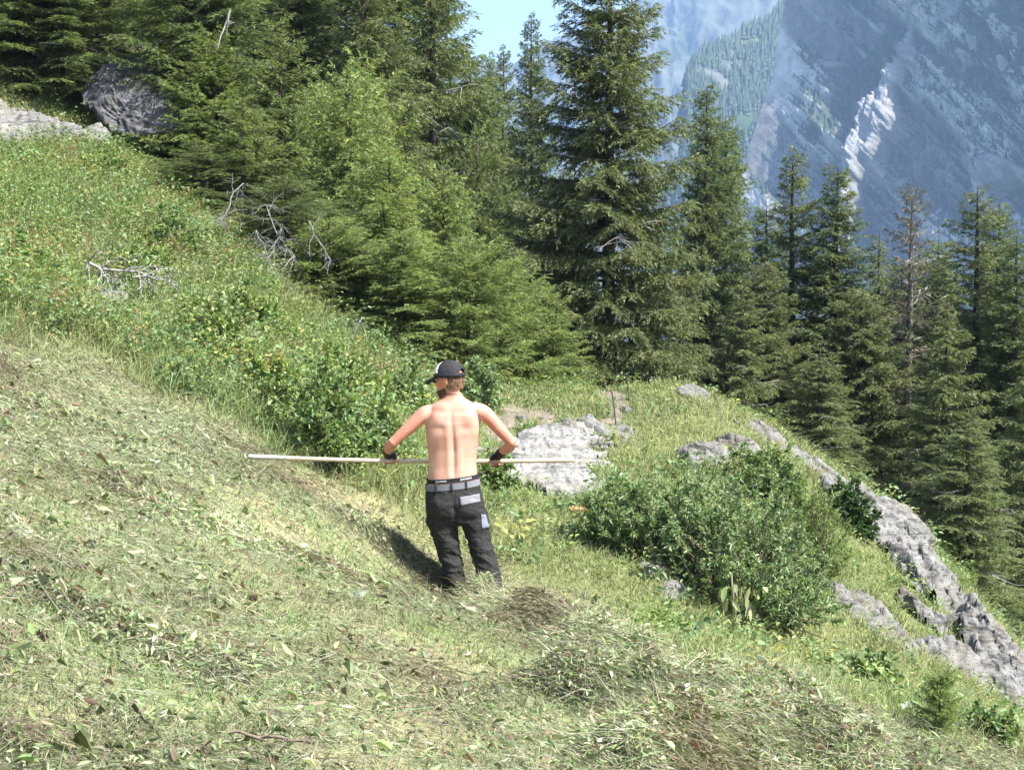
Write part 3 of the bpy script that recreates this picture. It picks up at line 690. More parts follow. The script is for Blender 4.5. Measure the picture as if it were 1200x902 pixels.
# ------------------------------------------------------------------ rocks
ROCK_PX = [(128, 352, 44, 16, -.3)]
def ico(sub):
    bm = bmesh.new(); bmesh.ops.create_icosphere(bm, subdivisions=sub, radius=1)
    V = np.array([v.co[:] for v in bm.verts]); F = np.array([[v.index for v in f.verts] for f in bm.faces]); bm.free(); return V, F
DIP = np.array(Matrix.Rotation(.62, 3, 'Y') @ Matrix.Diagonal((.4, 1, 2.2)))
_ico = {5: ico(5), 6: ico(6)}
def rock(px, py, wpx, hpx, label, thick=.45, ang=0., seed=1, mat=None, sub=5, sink=.35, name='rock', group=None, rough=.3, dist=None, upright=0., facets=9, excl=.5, boxy=1.):
    """rock outcrop lying on the slope; wpx,hpx = half sizes as seen in the photo"""
    c = hit(px, py) if dist is None else P(px, py, dist); x, y = c[0], c[1]; n = Nrm(np.array(x), np.array(y), .5)
    n = norm(n * (1 - upright) + np.array([0, -.75, .65]) * upright)
    view = norm(-c); a_ = wpx / FOC * c[1]
    e1 = np.array([1., 0, 0]); e1 = norm(e1 - n * (e1 @ n)); e2 = np.cross(n, e1)
    ca, sa = math.cos(R(ang)), math.sin(R(ang)); f1 = e1 * ca + e2 * sa; f2 = -e1 * sa + e2 * ca
    fore = max(.3, abs(np.array([0, sp, cp]) @ e2)); b_ = hpx / FOC * c[1] / fore
    g = np.random.default_rng(seed); V, F = _ico[sub]; V = np.sign(V) * np.abs(V) ** boxy; V = V / np.abs(V).max()
    for k in range(facets):
        q = norm(g.normal(0, 1, 3)); o = g.uniform(.55, .92); dd = V @ q - o; V = V - np.outer(np.maximum(dd, 0) * .92, q)
    sc = np.array([a_, b_, thick * .85 * min(a_, b_)])
    Wl = V * sc
    pw = Wl @ np.stack([f1, f2, n])
    s = 1 / max(a_, b_)
    st = pw @ norm(np.array([.5, .35, .8]))      # bedding
    lay = np.abs(((st * 5.5 + .6 * fbm(pw * 2, 3)) % 1) - .5) * 2
    disp = rough * min(a_, b_) * (.9 * fbm(pw * 2.2 * max(s, .6) + seed, 5, .55) + .5 * fbm(pw @ DIP * 5 + seed, 6, .6, True)) + .035 * (lay - .5)
    nn = norm(V / sc[None]); nw = norm(nn @ np.stack([f1, f2, n]))
    pw = pw + nw * disp[:, None]
    sink = sink + .28
    org = np.array([x, y, float(H(x, y)) if dist is None else c[2]]) - n * sink * sc[2]
    me = np_mesh(name, pw, F, None, mat or M_rock, True)
    o = mesh_obj(name, me); o.location = org; tag(o, label, 'rock', group)
    ROCK_PX.append((px, py, wpx * excl, hpx * excl, math.radians(ang)))
    return o
def rock_excl(x, y):
    px, py = pix(x, y, H(x, y)); m = np.zeros_like(px)
    for a, b, w, h, an in ROCK_PX:
        dx, dy = px - a, -(py - b); u = (dx * math.cos(an) + dy * math.sin(an)) / w; v = (-dx * math.sin(an) + dy * math.cos(an)) / h
        m = np.maximum(m, 1 - smooth(.75, 1.1, np.hypot(u, v) + .35 * fbm2(x, y, 2.5, 3, .5, 21)))
    return np.maximum(m, out_mask(x, y))

rock(694, 499, 22, 14, 'small rounded pale boulder beside the footpath', .8, 20, 3, sink=.2)
rock(728, 508, 17, 11, 'dark fissured stone where the footpath meets the bush', .8, -10, 4, sink=.3)
rock(618, 513, 14, 8, 'small grey stone on the earthy bank behind the broad slab', .9, 10, 5, sink=.2)
rock(765, 650, 22, 34, 'pale rock patch showing through the left side of the large bush', .6, -10, 7, sink=.1)
rock(792, 690, 18, 14, 'pale stone at the foot of the large bush', .8, -20, 8, sink=.1)
rock(812, 465, 22, 7, 'flat pale stone on the crest of the knoll', .9, 0, 9, sink=.1)
rock(1050, 624, 50, 26, 'large cracked pale boulder on the ridge, upper of two', .85, -35, 12, sub=6, sink=-.05, rough=.26)
rock(1080, 670, 30, 32, 'large cracked grey boulder on the ridge, lower of two', .9, -45, 13, sub=6, sink=-.05, rough=.26)
rock(158, 106, 50, 58, 'smooth dark grey rock slab among the trees', .3, 32, 21, M_rock_grey, sub=6, dist=27.4, upright=.75, rough=.26, facets=8, boxy=.55)
rock(22, 112, 60, 34, 'dark rock wall in shade under the overhanging spruce', .5, 0, 22, M_rock_grey, dist=29.0, upright=.8, rough=.2)
rock(135, 350, 20, 9, 'pale stone under the bleached twigs in the meadow', .8, -10, 23, sink=.1)

for px_, py_, w_, h_, lab in [(668, 497, 9, 5, 'fist sized pale stone left of the rounded boulder at the path'), (612, 492, 8, 5, 'little pale stone on the bare earth behind the man'), (708, 512, 10, 6, 'little grey stone between the rounded boulder and the dark fissured stone'), (735, 482, 9, 4, 'little stone at the foot of the iron rod'), (690, 520, 10, 6, 'little pale stone above the broad slab')]:
    rock(px_, py_, w_, h_, lab, .9, 10, int(px_), sink=.0, rough=.4)
# outcrops : bedrock breaking through the turf; rock surface = ground + bedded relief, seen only where it rises above the soil
OUT = []
def outcrop(line, label, amp=.22, bias=.0, step=.022, seed=1, along=(.32, -.95), name='rock_ledge', mat=None, bed=2.6, edge=.9):
    """line: (px, py, half width px) down the outcrop"""
    pp = [hit(q[0], q[1]) for q in line]; wd = np.array([q[2] / FOC * p[1] * 1.35 for q, p in zip(line, pp)]); pp = np.array(pp)
    x0, y0 = pp[:, :2].min(0) - wd.max() * 1.3; x1, y1 = pp[:, :2].max(0) + wd.max() * 1.3
    xs = np.arange(x0, x1, step); ys = np.arange(y0, y1, step * 1.5); XX, YY = np.meshgrid(xs, ys, indexing='ij')
    m = np.full(XX.shape, -9.)
    for (a, b, wa, wb) in zip(pp[:-1, :2], pp[1:, :2], wd[:-1], wd[1:]):
        d = b - a; t = np.clip(((XX - a[0]) * d[0] + (YY - a[1]) * d[1]) / (d @ d + 1e-9), 0, 1)
        dd = np.hypot(XX - a[0] - t * d[0], YY - a[1] - t * d[1]); m = np.maximum(m, 1 - dd / (wa + (wb - wa) * t))
    m = m + edge * fbm2(XX, YY, 1.9, 5, .6, 40 + seed)
    al = norm(np.array(along)); s = XX * al[0] + YY * al[1]; t = XX * al[1] - YY * al[0]
    q = np.stack([s.ravel() * .55, t.ravel() * 2.2, np.full(s.size, seed * 3.1)], 1); st = fbm(q, 5, .55).reshape(s.shape)
    bg_ = fbm2(XX, YY, 1.1, 4, .5, 60 + seed); fr_ = fbm2(XX, YY, 6.5, 4, .6, 80 + seed, True)
    f3_ = fbm2(XX, YY, 17., 4, .6, 90 + seed, True); ph = t * bed + .9 * st + .35 * bg_; saw = ph - np.floor(ph); saw = np.where(saw < .82, saw / .82, (1 - saw) / .18)     # tilted beds with broken edges
    h = amp * (.55 * saw + .75 * st + .8 * bg_ + .42 * fr_ + .16 * f3_ - .30 + bias) + .9 * amp * np.minimum(m, .45) - np.where(m < 0, -m * .8, 0)
    ZZ = H(XX, YY) + h; n1_, n2_ = XX.shape; I = np.arange(n1_ * n2_).reshape(n1_, n2_); F = np.stack([I[:-1, :-1], I[1:, :-1], I[1:, 1:], I[:-1, 1:]], -1).reshape(-1, 4)
    F = F[(h.ravel()[F] > -.06).all(1)]; u, inv = np.unique(F, return_inverse=True); V = np.stack([XX, YY, ZZ], -1).reshape(-1, 3)[u]
    # shove the relief sideways a little so edges overhang and break up
    V[:, 0] += .05 * perlin(V * 4 + 3) + .02 * perlin(V * 13); V[:, 1] += .05 * perlin(V * 4 + 9) + .02 * perlin(V * 13 + 5)
    o = mesh_obj(name, np_mesh(name, V, inv.reshape(-1, 4), None, mat or M_rock, True)); tag(o, label, 'rock'); OUT.append((xs, ys, h)); return o
def out_mask(x, y):
    m = np.zeros(np.shape(x))
    for xs, ys, h in OUT:
        i = np.searchsorted(xs, x) - 1; j = np.searchsorted(ys, y) - 1; ok = (i >= 0) & (j >= 0) & (i < len(xs) - 1) & (j < len(ys) - 1)
        v = np.where(ok, h[np.clip(i, 0, len(xs) - 1), np.clip(j, 0, len(ys) - 1)], -1); m = np.maximum(m, smooth(.0, .05, v))
    return m
outcrop([(598, 562, 20), (625, 545, 36), (650, 525, 32), (668, 508, 24), (655, 572, 30)], 'broad pale bedrock slab right of the man, the pole end in front of it', .11, .16, .018, 1, (.9, -.3), mat=M_rock_pale, edge=1.5)
outcrop([(815, 545, 14), (842, 532, 24), (872, 528, 16)], 'split pale bedrock with dark cracks above the large bush', .16, .1, .02, 2, (.7, -.7))
outcrop([(880, 500, 12), (920, 522, 20), (965, 552, 26), (1000, 580, 28)], 'narrow pale bedrock band along the ridge crest', .15, -.15, .025, 3)
outcrop([(985, 590, 26), (1030, 620, 44), (1070, 655, 48), (1095, 700, 24)], 'thick streaked bedrock ledge carrying the two ridge boulders', .26, -.14, .025, 4)
outcrop([(975, 690, 16), (1010, 715, 34), (1045, 745, 34), (1062, 765, 14)], 'streaky grey bedrock slab breaking through the turf below the ridge boulders', .17, -.08, .022, 5)
outcrop([(1065, 712, 14), (1085, 728, 16)], 'small jagged bedrock beside the streaky slab', .22, .05, .02, 6)
outcrop([(1122, 715, 22), (1150, 745, 36), (1180, 785, 40), (1215, 830, 46)], 'craggy pale bedrock cut by the right edge', .28, -.16, .025, 7)
outcrop([(1090, 768, 16), (1130, 785, 24)], 'low weathered bedrock among herbs left of the right edge crag', .22, .12, .022, 8)
outcrop([(-20, 160, 26), (40, 160, 28), (90, 168, 20), (120, 174, 8)], 'sunlit rocky ledge under the overhanging spruce', .34, .2, .04, 9, (.9, -.3), bed=1.6)

# ------------------------------------------------------------------ ground cover
_pxb = np.linspace(-160, 1360, 153); _db = np.arange(2.2, 45, .1)
_VIS = np.zeros((len(_pxb), len(_db)), bool)
for i, px_ in enumerate(_pxb):
    x_ = (px_ - 600) / FOC * _db; q = pix(x_, _db, H(x_, _db)); py_ = q[1]
    top = pix(x_, _db, H(x_, _db) + .35)[1]; _VIS[i] = top < np.minimum.accumulate(py_) + 3
def scatter(n, y0=2.9, y1=27., near=0.):
    """random ground points of the part of the hillside that can be seen; near>0 thins them with distance"""
    out = []; k = 0
    while k < n:
        m = n * 2
        y = np.sqrt(rng.uniform(y0 ** 2, y1 ** 2, m)) if near == 0 else (rng.uniform(y0 ** (2 - near), y1 ** (2 - near), m)) ** (1 / (2 - near))
        px = rng.uniform(-130, 1330, m); x = (px - 600) / FOC * y * 1.0
        i = np.clip(((px + 160) / 10).astype(int), 0, len(_pxb) - 1); j = np.clip(((y - 2.2) / .1).astype(int), 0, len(_db) - 1)
        s = _VIS[i, j]; out.append(np.stack([x[s], y[s]], 1)); k += s.sum()
    return np.concatenate(out)[:n]
def to3(xy, dz=0.): return np.concatenate([xy, (H(xy[:, 0], xy[:, 1]) + dz)[:, None]], 1)
def keep(xy, prob): return xy[rng.random(len(xy)) < prob]
def tangent(xy, bias=.0):
    """random direction lying on the slope; bias pulls it along the contour"""
    n = Nrm(xy[:, 0], xy[:, 1], .3); a = rng.uniform(0, 2 * np.pi, len(xy))
    d = np.stack([np.cos(a), np.sin(a), np.zeros(len(xy))], 1) + bias * np.array([.8, -.6, 0]) * rng.choice([-1, 1], (len(xy), 1))
    d = norm(d - n * (d * n).sum(1, keepdims=True)); return d, n

STRAW = [(.29, .285, .19), (.235, .245, .15), (.20, .24, .125), (.235, .20, .145), (.16, .215, .09), (.115, .088, .065), (.36, .35, .26)]
GREENG = [(.165, .245, .085), (.205, .275, .10), (.14, .215, .075), (.24, .28, .12), (.19, .265, .095)]
WILT = [(.22, .28, .13), (.28, .32, .18), (.17, .23, .09), (.31, .33, .20), (.12, .16, .065), (.17, .13, .08), (.36, .37, .26)]

# short stubble, fresh shoots
xy = scatter(330000, 2.9, 21, 1.0); mm = mown_mask(xy[:, 0], xy[:, 1]); f = fbm2(xy[:, 0], xy[:, 1], .9, 4, .55, 31)
xy = keep(xy, mm * smooth(-.55, .25, f) * .9)
p = to3(xy, -.01); n = len(p); dist = xy[:, 1]
d = norm(Nrm(xy[:, 0], xy[:, 1]) * .55 + np.array([0, 0, .35]) + rng.normal(0, .38, (n, 3)))
px, py = pix(xy[:, 0], xy[:, 1], H(xy[:, 0], xy[:, 1]))
def lawn(px, py):
    m = 0
    for a_, b_, w_, h_ in ((455, 590, 70, 40), (400, 650, 120, 40), (620, 680, 70, 50), (560, 770, 130, 30), (330, 740, 90, 40), (120, 720, 80, 40), (700, 860, 90, 25), (220, 830, 90, 30), (60, 600, 60, 30), (880, 800, 80, 25)): m = np.maximum(m, np.exp(-((px - a_) / w_) ** 2 - ((py - b_ - (px - a_) * .35) / h_) ** 2))
    return m
fr = np.clip(smooth(-.2, .5, fbm2(xy[:, 0], xy[:, 1], .5, 3, .5, 33)) * .7 + lawn(px, py) * .8, 0, 1)[:, None]
col = pickcols(GREENG, n) * (.4 + .6 * fr) + pickcols(STRAW[:5], n) * (1 - fr) * .6
acc = Acc(); acc.add(*blades(p, d, rng.uniform(.04, .11, n), .0022 + .00042 * dist, rng.uniform(.1, .7, n), col, 2))
o = mesh_obj('stubble', acc.mesh('stubble', M_hay)); tag(o, 'short green and yellow stubble of the mown slope', 'grass', kind='stuff')

# mown hay lying on it
def hay(xyv, lift, n_leaf_frac=.22, acc=None, lmul=1., ground=None, dark=1.):
    acc = acc or Acc(); n = len(xyv); d, nr = tangent(xyv, .7); base = to3(xyv) if ground is None else ground
    p = base + nr * (lift if np.ndim(lift) == 0 else lift[:, None])
    tone = np.clip(1.08 + .5 * fbm2(xyv[:, 0], xyv[:, 1], .8, 4, .55, 37) + .35 * fbm2(xyv[:, 0], xyv[:, 1], 3., 3, .6, 47), .4, 1.6)[:, None] * dark
    brown = smooth(-.05, .38, fbm2(xyv[:, 0], xyv[:, 1], .9, 4, .6, 57))[:, None]; tone = tone * (1 - .42 * brown) * (1 + brown * np.array([.10, -.07, -.06]))
    L = rng.gamma(3., .027, n) * lmul + .025; dd = norm(d + nr * rng.normal(.12, .22, (n, 1)))
    B = d * rng.normal(0, .3, (n, 1)) + rng.normal(0, .6, (n, 3)) - nr * .35
    acc.add(*blades(p - dd * L[:, None] * .4, dd, L, (.0009 + .00026 * xyv[:, 1]) * rng.uniform(.6, 1.7, n), rng.uniform(.1, .8, n), np.clip(pickcols(STRAW, n, [3, 3, 4, 3, 4, 3, 1.5]) * tone, .02, .7), 3, B))
    m = int(n * n_leaf_frac)
    if m:
        i = rng.choice(n, m, replace=False); d2 = norm(d[i] + rng.normal(0, .3, (m, 3)) + nr[i] * .1); N2 = norm(nr[i] + rng.normal(0, .55, (m, 3)))
        LL = rng.gamma(4, .0065, m) + .012
        acc.add(*leaves(p[i] + nr[i] * rng.uniform(0, .02, (m, 1)), d2, N2, LL, LL * rng.uniform(.18, .45, m), np.clip(pickcols(WILT, m, [2, 2, 3, 2, 3, 3, 1.2], .22) * tone[i], .015, .7), rng.normal(.2, .7, (m, 1)), rng.uniform(-.2, .6, (m, 1))))
    return acc
xy = scatter(540000, 2.9, 19, 1.0); mm = mown_mask(xy[:, 0], xy[:, 1]); f = fbm2(xy[:, 0], xy[:, 1], .7, 4, .55, 35)
f2 = fbm2(xy[:, 0] * .5 + xy[:, 1] * .9, xy[:, 0] * .9 - xy[:, 1] * .5, .8, 4, .5, 36)
px, py = pix(xy[:, 0], xy[:, 1], H(xy[:, 0], xy[:, 1]))
xy = keep(xy, mm * np.clip(.25 + .75 * smooth(-.45, .4, f + .5 * f2), 0, 1) * (1 - .72 * lawn(px, py)))
cl = smooth(.05, .5, fbm2(xy[:, 0], xy[:, 1], 2.6, 3, .6, 39))
o = mesh_obj('mown_hay', hay(xy, rng.uniform(.0, .05, len(xy)) + cl * .10 * rng.random(len(xy)), .15).mesh('mown_hay', M_hay)); tag(o, 'mown grass and wilted leaves drying on the slope', 'hay', kind='stuff')
# larger limp leaves of mown docks and thistles
xy = scatter(3000, 2.9, 15, 1.); mm = mown_mask(xy[:, 0], xy[:, 1]); f = fbm2(xy[:, 0], xy[:, 1], 1.2, 3, .5, 38)
xy = keep(xy, mm * smooth(.0, .35, f)); d, nr = tangent(xy); n = len(xy); p = to3(xy, .045) 
acc = Acc(); L = rng.uniform(.03, .06, n)
acc.add(*leaves(p - nr * .01, d + rng.normal(0, .14, (n, 3)), norm(nr + rng.normal(0, .45, (n, 3))), L, L * rng.uniform(.2, .45, n), pickcols(WILT, n, [3, 4, 2, 4, 2, 2, 2], .2), rng.normal(.1, .25, (n, 1)), rng.uniform(-.05, .3, (n, 1))))
o = mesh_obj('wilted_leaves', acc.mesh('wilted_leaves', M_leaf)); tag(o, 'limp pale green leaves strewn over the mown slope', 'leaves', kind='stuff')

# heaps and rows of raked hay
def windrow(name, line, w, h, n, label, dark=1.3):
    n = int(n * 1.5)
    pts_ = np.array([hit(a, b) for a, b in line]); t = np.linspace(0, 1, len(pts_)); u = rng.beta(1.25, 1.25, n)
    x = np.interp(u, t, pts_[:, 0]) + rng.normal(0, w * .45, n); y = np.interp(u, t, pts_[:, 1]) + rng.normal(0, w * .45, n)
    tt = np.linspace(0, 1, 80); cx = np.interp(tt, t, pts_[:, 0]); cyy = np.interp(tt, t, pts_[:, 1])
    dd = np.sqrt(((x[:, None] - cx) ** 2 + (y[:, None] - cyy) ** 2).min(1))
    top = h * np.exp(-(dd / (w * .7)) ** 2) * (1 + .6 * fbm2(x, y, 2.2, 3, .5, 51)); lift = top * np.clip(rng.beta(2.2, .8, n), 0, 1)
    acc = hay(np.stack([x, y], 1), np.maximum(lift, .0), .22, None, 1.15, None, dark)
    o = mesh_obj(name, acc.mesh(name, M_hay)); tag(o, label, 'hay', kind='stuff'); return o
windrow('hay_row', [(405, 612), (455, 645), (495, 676), (535, 704)], .20, .12, 11000, 'raked row of drying hay on the uphill side of the man')
windrow('hay_heap', [(548, 724), (590, 738), (645, 754), (700, 772), (745, 790)], .30, .27, 28000, 'big loose heap of grey green hay right in front of the feet of the man')
windrow('hay_heap', [(660, 822), (710, 826), (770, 838), (820, 846)], .30, .26, 20000, 'loose heap of brownish hay in the right foreground', 1.05)
windrow('hay_heap', [(830, 800), (900, 815), (960, 830)], .26, .16, 10000, 'low heap of pale hay below the large bush')
windrow('hay_heap', [(720, 905), (800, 884), (900, 880), (1010, 900)], .28, .26, 20000, 'hay heap at the bottom edge right of the middle')
windrow('hay_row', [(150, 585), (240, 620), (330, 655), (420, 690)], .26, .10, 11000, 'thin row of hay on the left slope')
windrow('hay_row', [(20, 690), (120, 740), (260, 800)], .2, .08, 8000, 'thin row of dark hay in the left foreground', 1.)
windrow('hay_row', [(0, 470), (90, 500), (200, 545)], .3, .10, 9000, 'thin row of greenish hay along the upper edge of the mown strip')

# standing meadow : herbs and grasses
MEAD = [(.13, .21, .07), (.165, .24, .08), (.11, .185, .065), (.21, .26, .095), (.15, .225, .10), (.24, .24, .10)]
def left_of_trees(x, y):
    px, py = pix(x, y, H(x, y)); return px, py
xy = scatter(540000, 8, 33, .75); x, y = xy.T; mm = 1 - mown_mask(x, y); px, py = pix(x, y, H(x, y))
herbzone = smooth(10, -60, px - 520) ; keepout = np.maximum(rock_excl(x, y), .88 * path_mask(x, y))
f = fbm2(x, y, .9, 4, .55, 41)
s = rng.random(len(xy)) < mm * (1 - keepout) * .62 * np.clip(.75 + .8 * f, .25, 1); xy = xy[s]; hz_ = herbzone[s]; x, y = xy.T; n = len(xy)
hgt = (.10 + .16 * hz_ + .10 * smooth(-.2, .5, fbm2(x, y, .7, 3, .5, 42))) * smooth(0, .6, 1 - mown_mask(x, y)) 
d = norm(np.array([0, 0, .9]) + Nrm(x, y) * .3 + rng.normal(0, .32, (n, 3)))
yg = smooth(-.3, .4, fbm2(x, y, .55, 3, .5, 43) + .1)[:, None]
col = pickcols(MEAD, n) * (1 - yg * .55) + pickcols([(.28, .27, .12), (.25, .26, .10), (.33, .29, .17)], n) * yg * .55
acc = Acc(); acc.add(*blades(to3(xy, -.02), d, hgt * rng.uniform(.6, 1.5, n) + .03, (.0022 + .00036 * y) * rng.uniform(.7, 1.5, n), rng.uniform(.2, .9, n), col, 3))
o = mesh_obj('meadow_grass', acc.mesh('meadow_grass', M_hay)); tag(o, 'standing yellow green grass around the knoll and meadow', 'grass', kind='stuff')

xy = scatter(17500, 8, 33, .6); x, y = xy.T; mm = smooth(.45, .0, mown_mask(x, y)); px, py = pix(x, y, H(x, y))
f = fbm2(x, y, .8, 4, .55, 44); herb = smooth(600, 430, px) * .9 + .28
s = rng.random(len(xy)) < mm * (1 - np.maximum(rock_excl(x, y), path_mask(x, y))) * herb * np.clip(.6 + .9 * f, .1, 1); xy = xy[s]; px = px[s]; n = len(xy)
x, y = xy.T
ph = (.16 + .34 * rng.random(n) ** 1.5) * np.where(px < 520, 1.2, .6); typ = np.clip((fbm2(x, y, .6, 3, .5, 45) * 3.2 + 3 + rng.normal(0, .9, n)).astype(int), 0, 5)
HP = np.array([(.12, .20, .065), (.16, .245, .075), (.21, .28, .085), (.145, .22, .09), (.26, .28, .10), (.22, .265, .12)])
reps = rng.integers(14, 32, n); i = np.repeat(np.arange(n), reps); m = len(i)
up = rng.random(m) ** .7; a = rng.uniform(0, 6.283, m); rad = (.03 + .12 * up) * rng.uniform(.4, 1.3, m)
p = to3(xy)[i] + np.stack([np.cos(a) * rad, np.sin(a) * rad, up * ph[i]], 1)
d = norm(np.stack([np.cos(a), np.sin(a), rng.normal(.35, .5, m)], 1)); N = norm(np.array([0, 0, 1.]) + rng.normal(0, .45, (m, 3)))
size = np.array([.042, .046, .042, .058, .04, .036])[typ][i]; wr = np.array([.42, .5, .32, .6, .45, .3])[typ][i]
L = size * rng.uniform(.6, 1.5, m)
col = HP[typ][i] * (1 + rng.normal(0, .18, (m, 1))) * (1 + rng.normal(0, .12, (n, 1)))[i]
yel = rng.random(n)[i] < .04; col[yel] = np.array([.34, .32, .10]) * (1 + rng.normal(0, .15, (yel.sum(), 1)))
acc = Acc(); acc.add(*leaves(p, d, N, L, L * wr, np.clip(col, .01, .7), .2, .2))
o = mesh_obj('meadow_herbs', acc.mesh('meadow_herbs', M_leaf)); tag(o, 'dense leafy herbs of the uncut meadow', 'herbs', kind='stuff')

# rusty seed heads of docks standing in the uncut meadow
xy = scatter(5600, 10, 27, .4); x, y = xy.T; px, py = pix(x, y, H(x, y)); f = fbm2(x, y, .5, 3, .5, 46)
s = rng.random(len(xy)) < smooth(.5, 0, mown_mask(x, y)) * smooth(620, 420, px) * smooth(.02, .3, f) * (1 - rock_excl(x, y)) * .6; xy = xy[s]; n = len(xy)
hh = rng.uniform(.3, .55, n); tp = to3(xy); acc = Acc()
dd = norm(np.array([0, 0, 1]) + rng.normal(0, .12, (n, 3)))
acc.add(*blades(tp, dd, hh, .008, .1, pickcols([(.26, .17, .08), (.20, .20, .08)], n), 2))
i = np.repeat(np.arange(n), 16); m = len(i); u = rng.uniform(.62, 1.05, m)
p = tp[i] + dd[i] * (hh[i] * u)[:, None] + rng.normal(0, .018, (m, 3))
acc.add(*diamonds(p, rdirs(m, .4), norm(rng.normal(0, 1, (m, 3))), rng.uniform(.02, .045, m), .014, pickcols([(.27, .14, .075), (.33, .19, .11), (.22, .12, .07), (.27, .22, .10)], m)))
o = mesh_obj('dock_seed_heads', acc.mesh('dock_seed_heads', M_hay)); tag(o, 'rusty brown seed heads rising from the uncut meadow', 'herbs', kind='stuff')

# ------------------------------------------------------------------ bushes
def bush(name, cx, cy, rx, ry, h, n_stem, n_leaf, leaf_l, leaf_w, pal, label, cat='bush', seed=1, stem_col=(.16, .12, .08), up=.5, loc=None, low=.12, stem_r=.008, fold=.2, droop=.2, tips=.0, tilt=(0, 0)):
    """bush of bent stems from one root, side shoots and single leaves; sizes in metres"""
    g = np.random.default_rng(seed); o = empty(name, (cx, cy, float(H(cx, cy)))); tag(o, label, cat)
    gz = float(H(cx, cy)); lines = []; rads = []; LP = []; LD = []
    ns = Nrm(np.array(cx), np.array(cy), .6)
    for k in range(n_stem):
        a = g.uniform(0, 6.283); q = math.sqrt(g.random()); ex = math.cos(a) * rx * q; ey = math.sin(a) * ry * q
        bx, by = ex * .55 * g.random(), ey * .55 * g.random()
        bz = float(H(cx + bx, cy + by)) - gz - .03
        ez0 = float(H(cx + ex, cy + ey)) - gz
        hz_ = h * (1 - .62 * q ** 2.2) * g.uniform(.62, 1.22)
        t = np.linspace(0, 1, 7)[:, None]
        st = np.array([bx, by, bz]); en = np.array([ex + tilt[0] * hz_, ey + tilt[1] * hz_, ez0 + hz_]); mid = np.array([bx + (ex - bx) * .35, by + (ey - by) * .35, bz + (en[2] - bz) * .62])
        ln = (1 - t) ** 2 * st + 2 * t * (1 - t) * mid + t * t * en + g.normal(0, .015, (7, 3)) * t
        lines.append(ln); rads.append(stem_r * (1 - .8 * t[:, 0]))
        for j in range(int(g.integers(7, 12))):
            u = g.uniform(low, 1); b0 = np.array([np.interp(u, t[:, 0], ln[:, c]) for c in range(3)])
            dr = norm(norm(en - st) * .6 + g.normal(0, .75, 3) + np.array([0, 0, up * .5])); l = h * g.uniform(.12, .30) * (1.15 - .5 * u)
            sh_ = np.stack([b0, b0 + dr * l * .5, b0 + dr * l + [0, 0, .1 * l]]); lines.append(sh_); rads.append(np.array([stem_r * .4, stem_r * .3, stem_r * .18]))
            LP.append(np.stack([b0, dr * l])); LD.append(dr)
        LP.append(np.stack([ln[-3], ln[-1] - ln[-3]])); LD.append(norm(ln[-1] - ln[-3]))
    V, F, c = tubes(lines, rads, stem_col, 4); mesh_obj('stems', np_mesh('stems', V, F, c * (1 + .2 * g.normal(size=(len(V), 1))), M_bark), o)
    LP = np.array(LP); LD = np.array(LD); i = g.integers(0, len(LP), n_leaf); u = g.random(n_leaf) ** .7
    p = LP[i, 0] + LP[i, 1] * u[:, None]
    d = norm(LD[i] * .7 + g.normal(0, .6, (n_leaf, 3)) + np.array([0, 0, up * .5])); N = norm(np.array([0, 0, 1.]) + g.normal(0, .6, (n_leaf, 3)))
    L = leaf_l * g.uniform(.6, 1.35, n_leaf); pl = np.asarray(pal, float)
    tone = (1 + g.normal(0, .14, len(LP)))[i][:, None]
    col = np.clip(pl[g.integers(0, len(pl), len(LP))][i] * tone * (1 + g.normal(0, .15, (n_leaf, 1))), .008, .6)
    V, F, c = leaves(p, d, N, L, leaf_w * g.uniform(.7, 1.3, n_leaf), col, fold, droop)
    mesh_obj('foliage', np_mesh('foliage', V, F, c, M_leaf), o)
    return o
def bush_px(name, px, py, wpx, hpx, depth, *a, **k):
    """root at the ground point under photo pixel px,py"""
    c = hit(px, py); s = c[1] / FOC; return bush(name, c[0], c[1], wpx * s, depth, hpx * s, *a, **k)
WILLOW = [(.165, .255, .10), (.19, .275, .12), (.14, .22, .085), (.235, .30, .16), (.175, .26, .10), (.21, .29, .14)]
BROAD = [(.14, .22, .07), (.17, .25, .075), (.115, .19, .06), (.20, .27, .095), (.15, .22, .10)]
LIGHTB = [(.18, .26, .08), (.21, .28, .085), (.15, .23, .075), (.25, .29, .10)]
bush_px('willow_bush', 872, 715, 118, 150, .8, 84, 30000, .047, .0145, WILLOW, 'large dense green bush with narrow leaves below the knoll', seed=31, up=.6)
bush_px('willow_bush', 765, 655, 85, 95, .5, 46, 9500, .055, .016, WILLOW, 'looser narrow leaved bush joining the left side of the large bush', seed=32, up=.7)
bush_px('willow_bush', 958, 690, 45, 105, .5, 40, 11000, .05, .008, LIGHTB, 'feathery light green bush on the right flank of the large bush', seed=33, up=.8)
bush_px('willow_bush', 905, 590, 55, 70, .5, 36, 7000, .05, .02, BROAD, 'leafy bush above the large bush, below the ridge crest', seed=34)
bush_px('willow_bush', 700, 640, 34, 60, .3, 22, 2600, .06, .014, WILLOW, 'thin bush with upright stems at the end of the pale slab', seed=35, up=.9)
bush_px('alder_bush', 1002, 622, 34, 52, .35, 30, 3400, .05, .034, [(.05, .10, .035), (.07, .125, .04), (.045, .085, .03)], 'small dark round leaved bush against the ridge boulders', seed=36)
bush_px('alder_bush', 1022, 805, 32, 44, .25, 22, 1500, .05, .034, BROAD, 'small leafy bush below the streaky rock slab', seed=37)
bush_px('leafy_bush', 395, 548, 55, 95, .5, 34, 4600, .075, .030, BROAD, 'tall leafy bush behind the left end of the pole', seed=38, up=.8)
bush_px('leafy_bush', 445, 545, 38, 72, .45, 26, 2600, .07, .028, BROAD + LIGHTB, 'leafy bush right behind the gloved left hand', seed=39, up=.8)
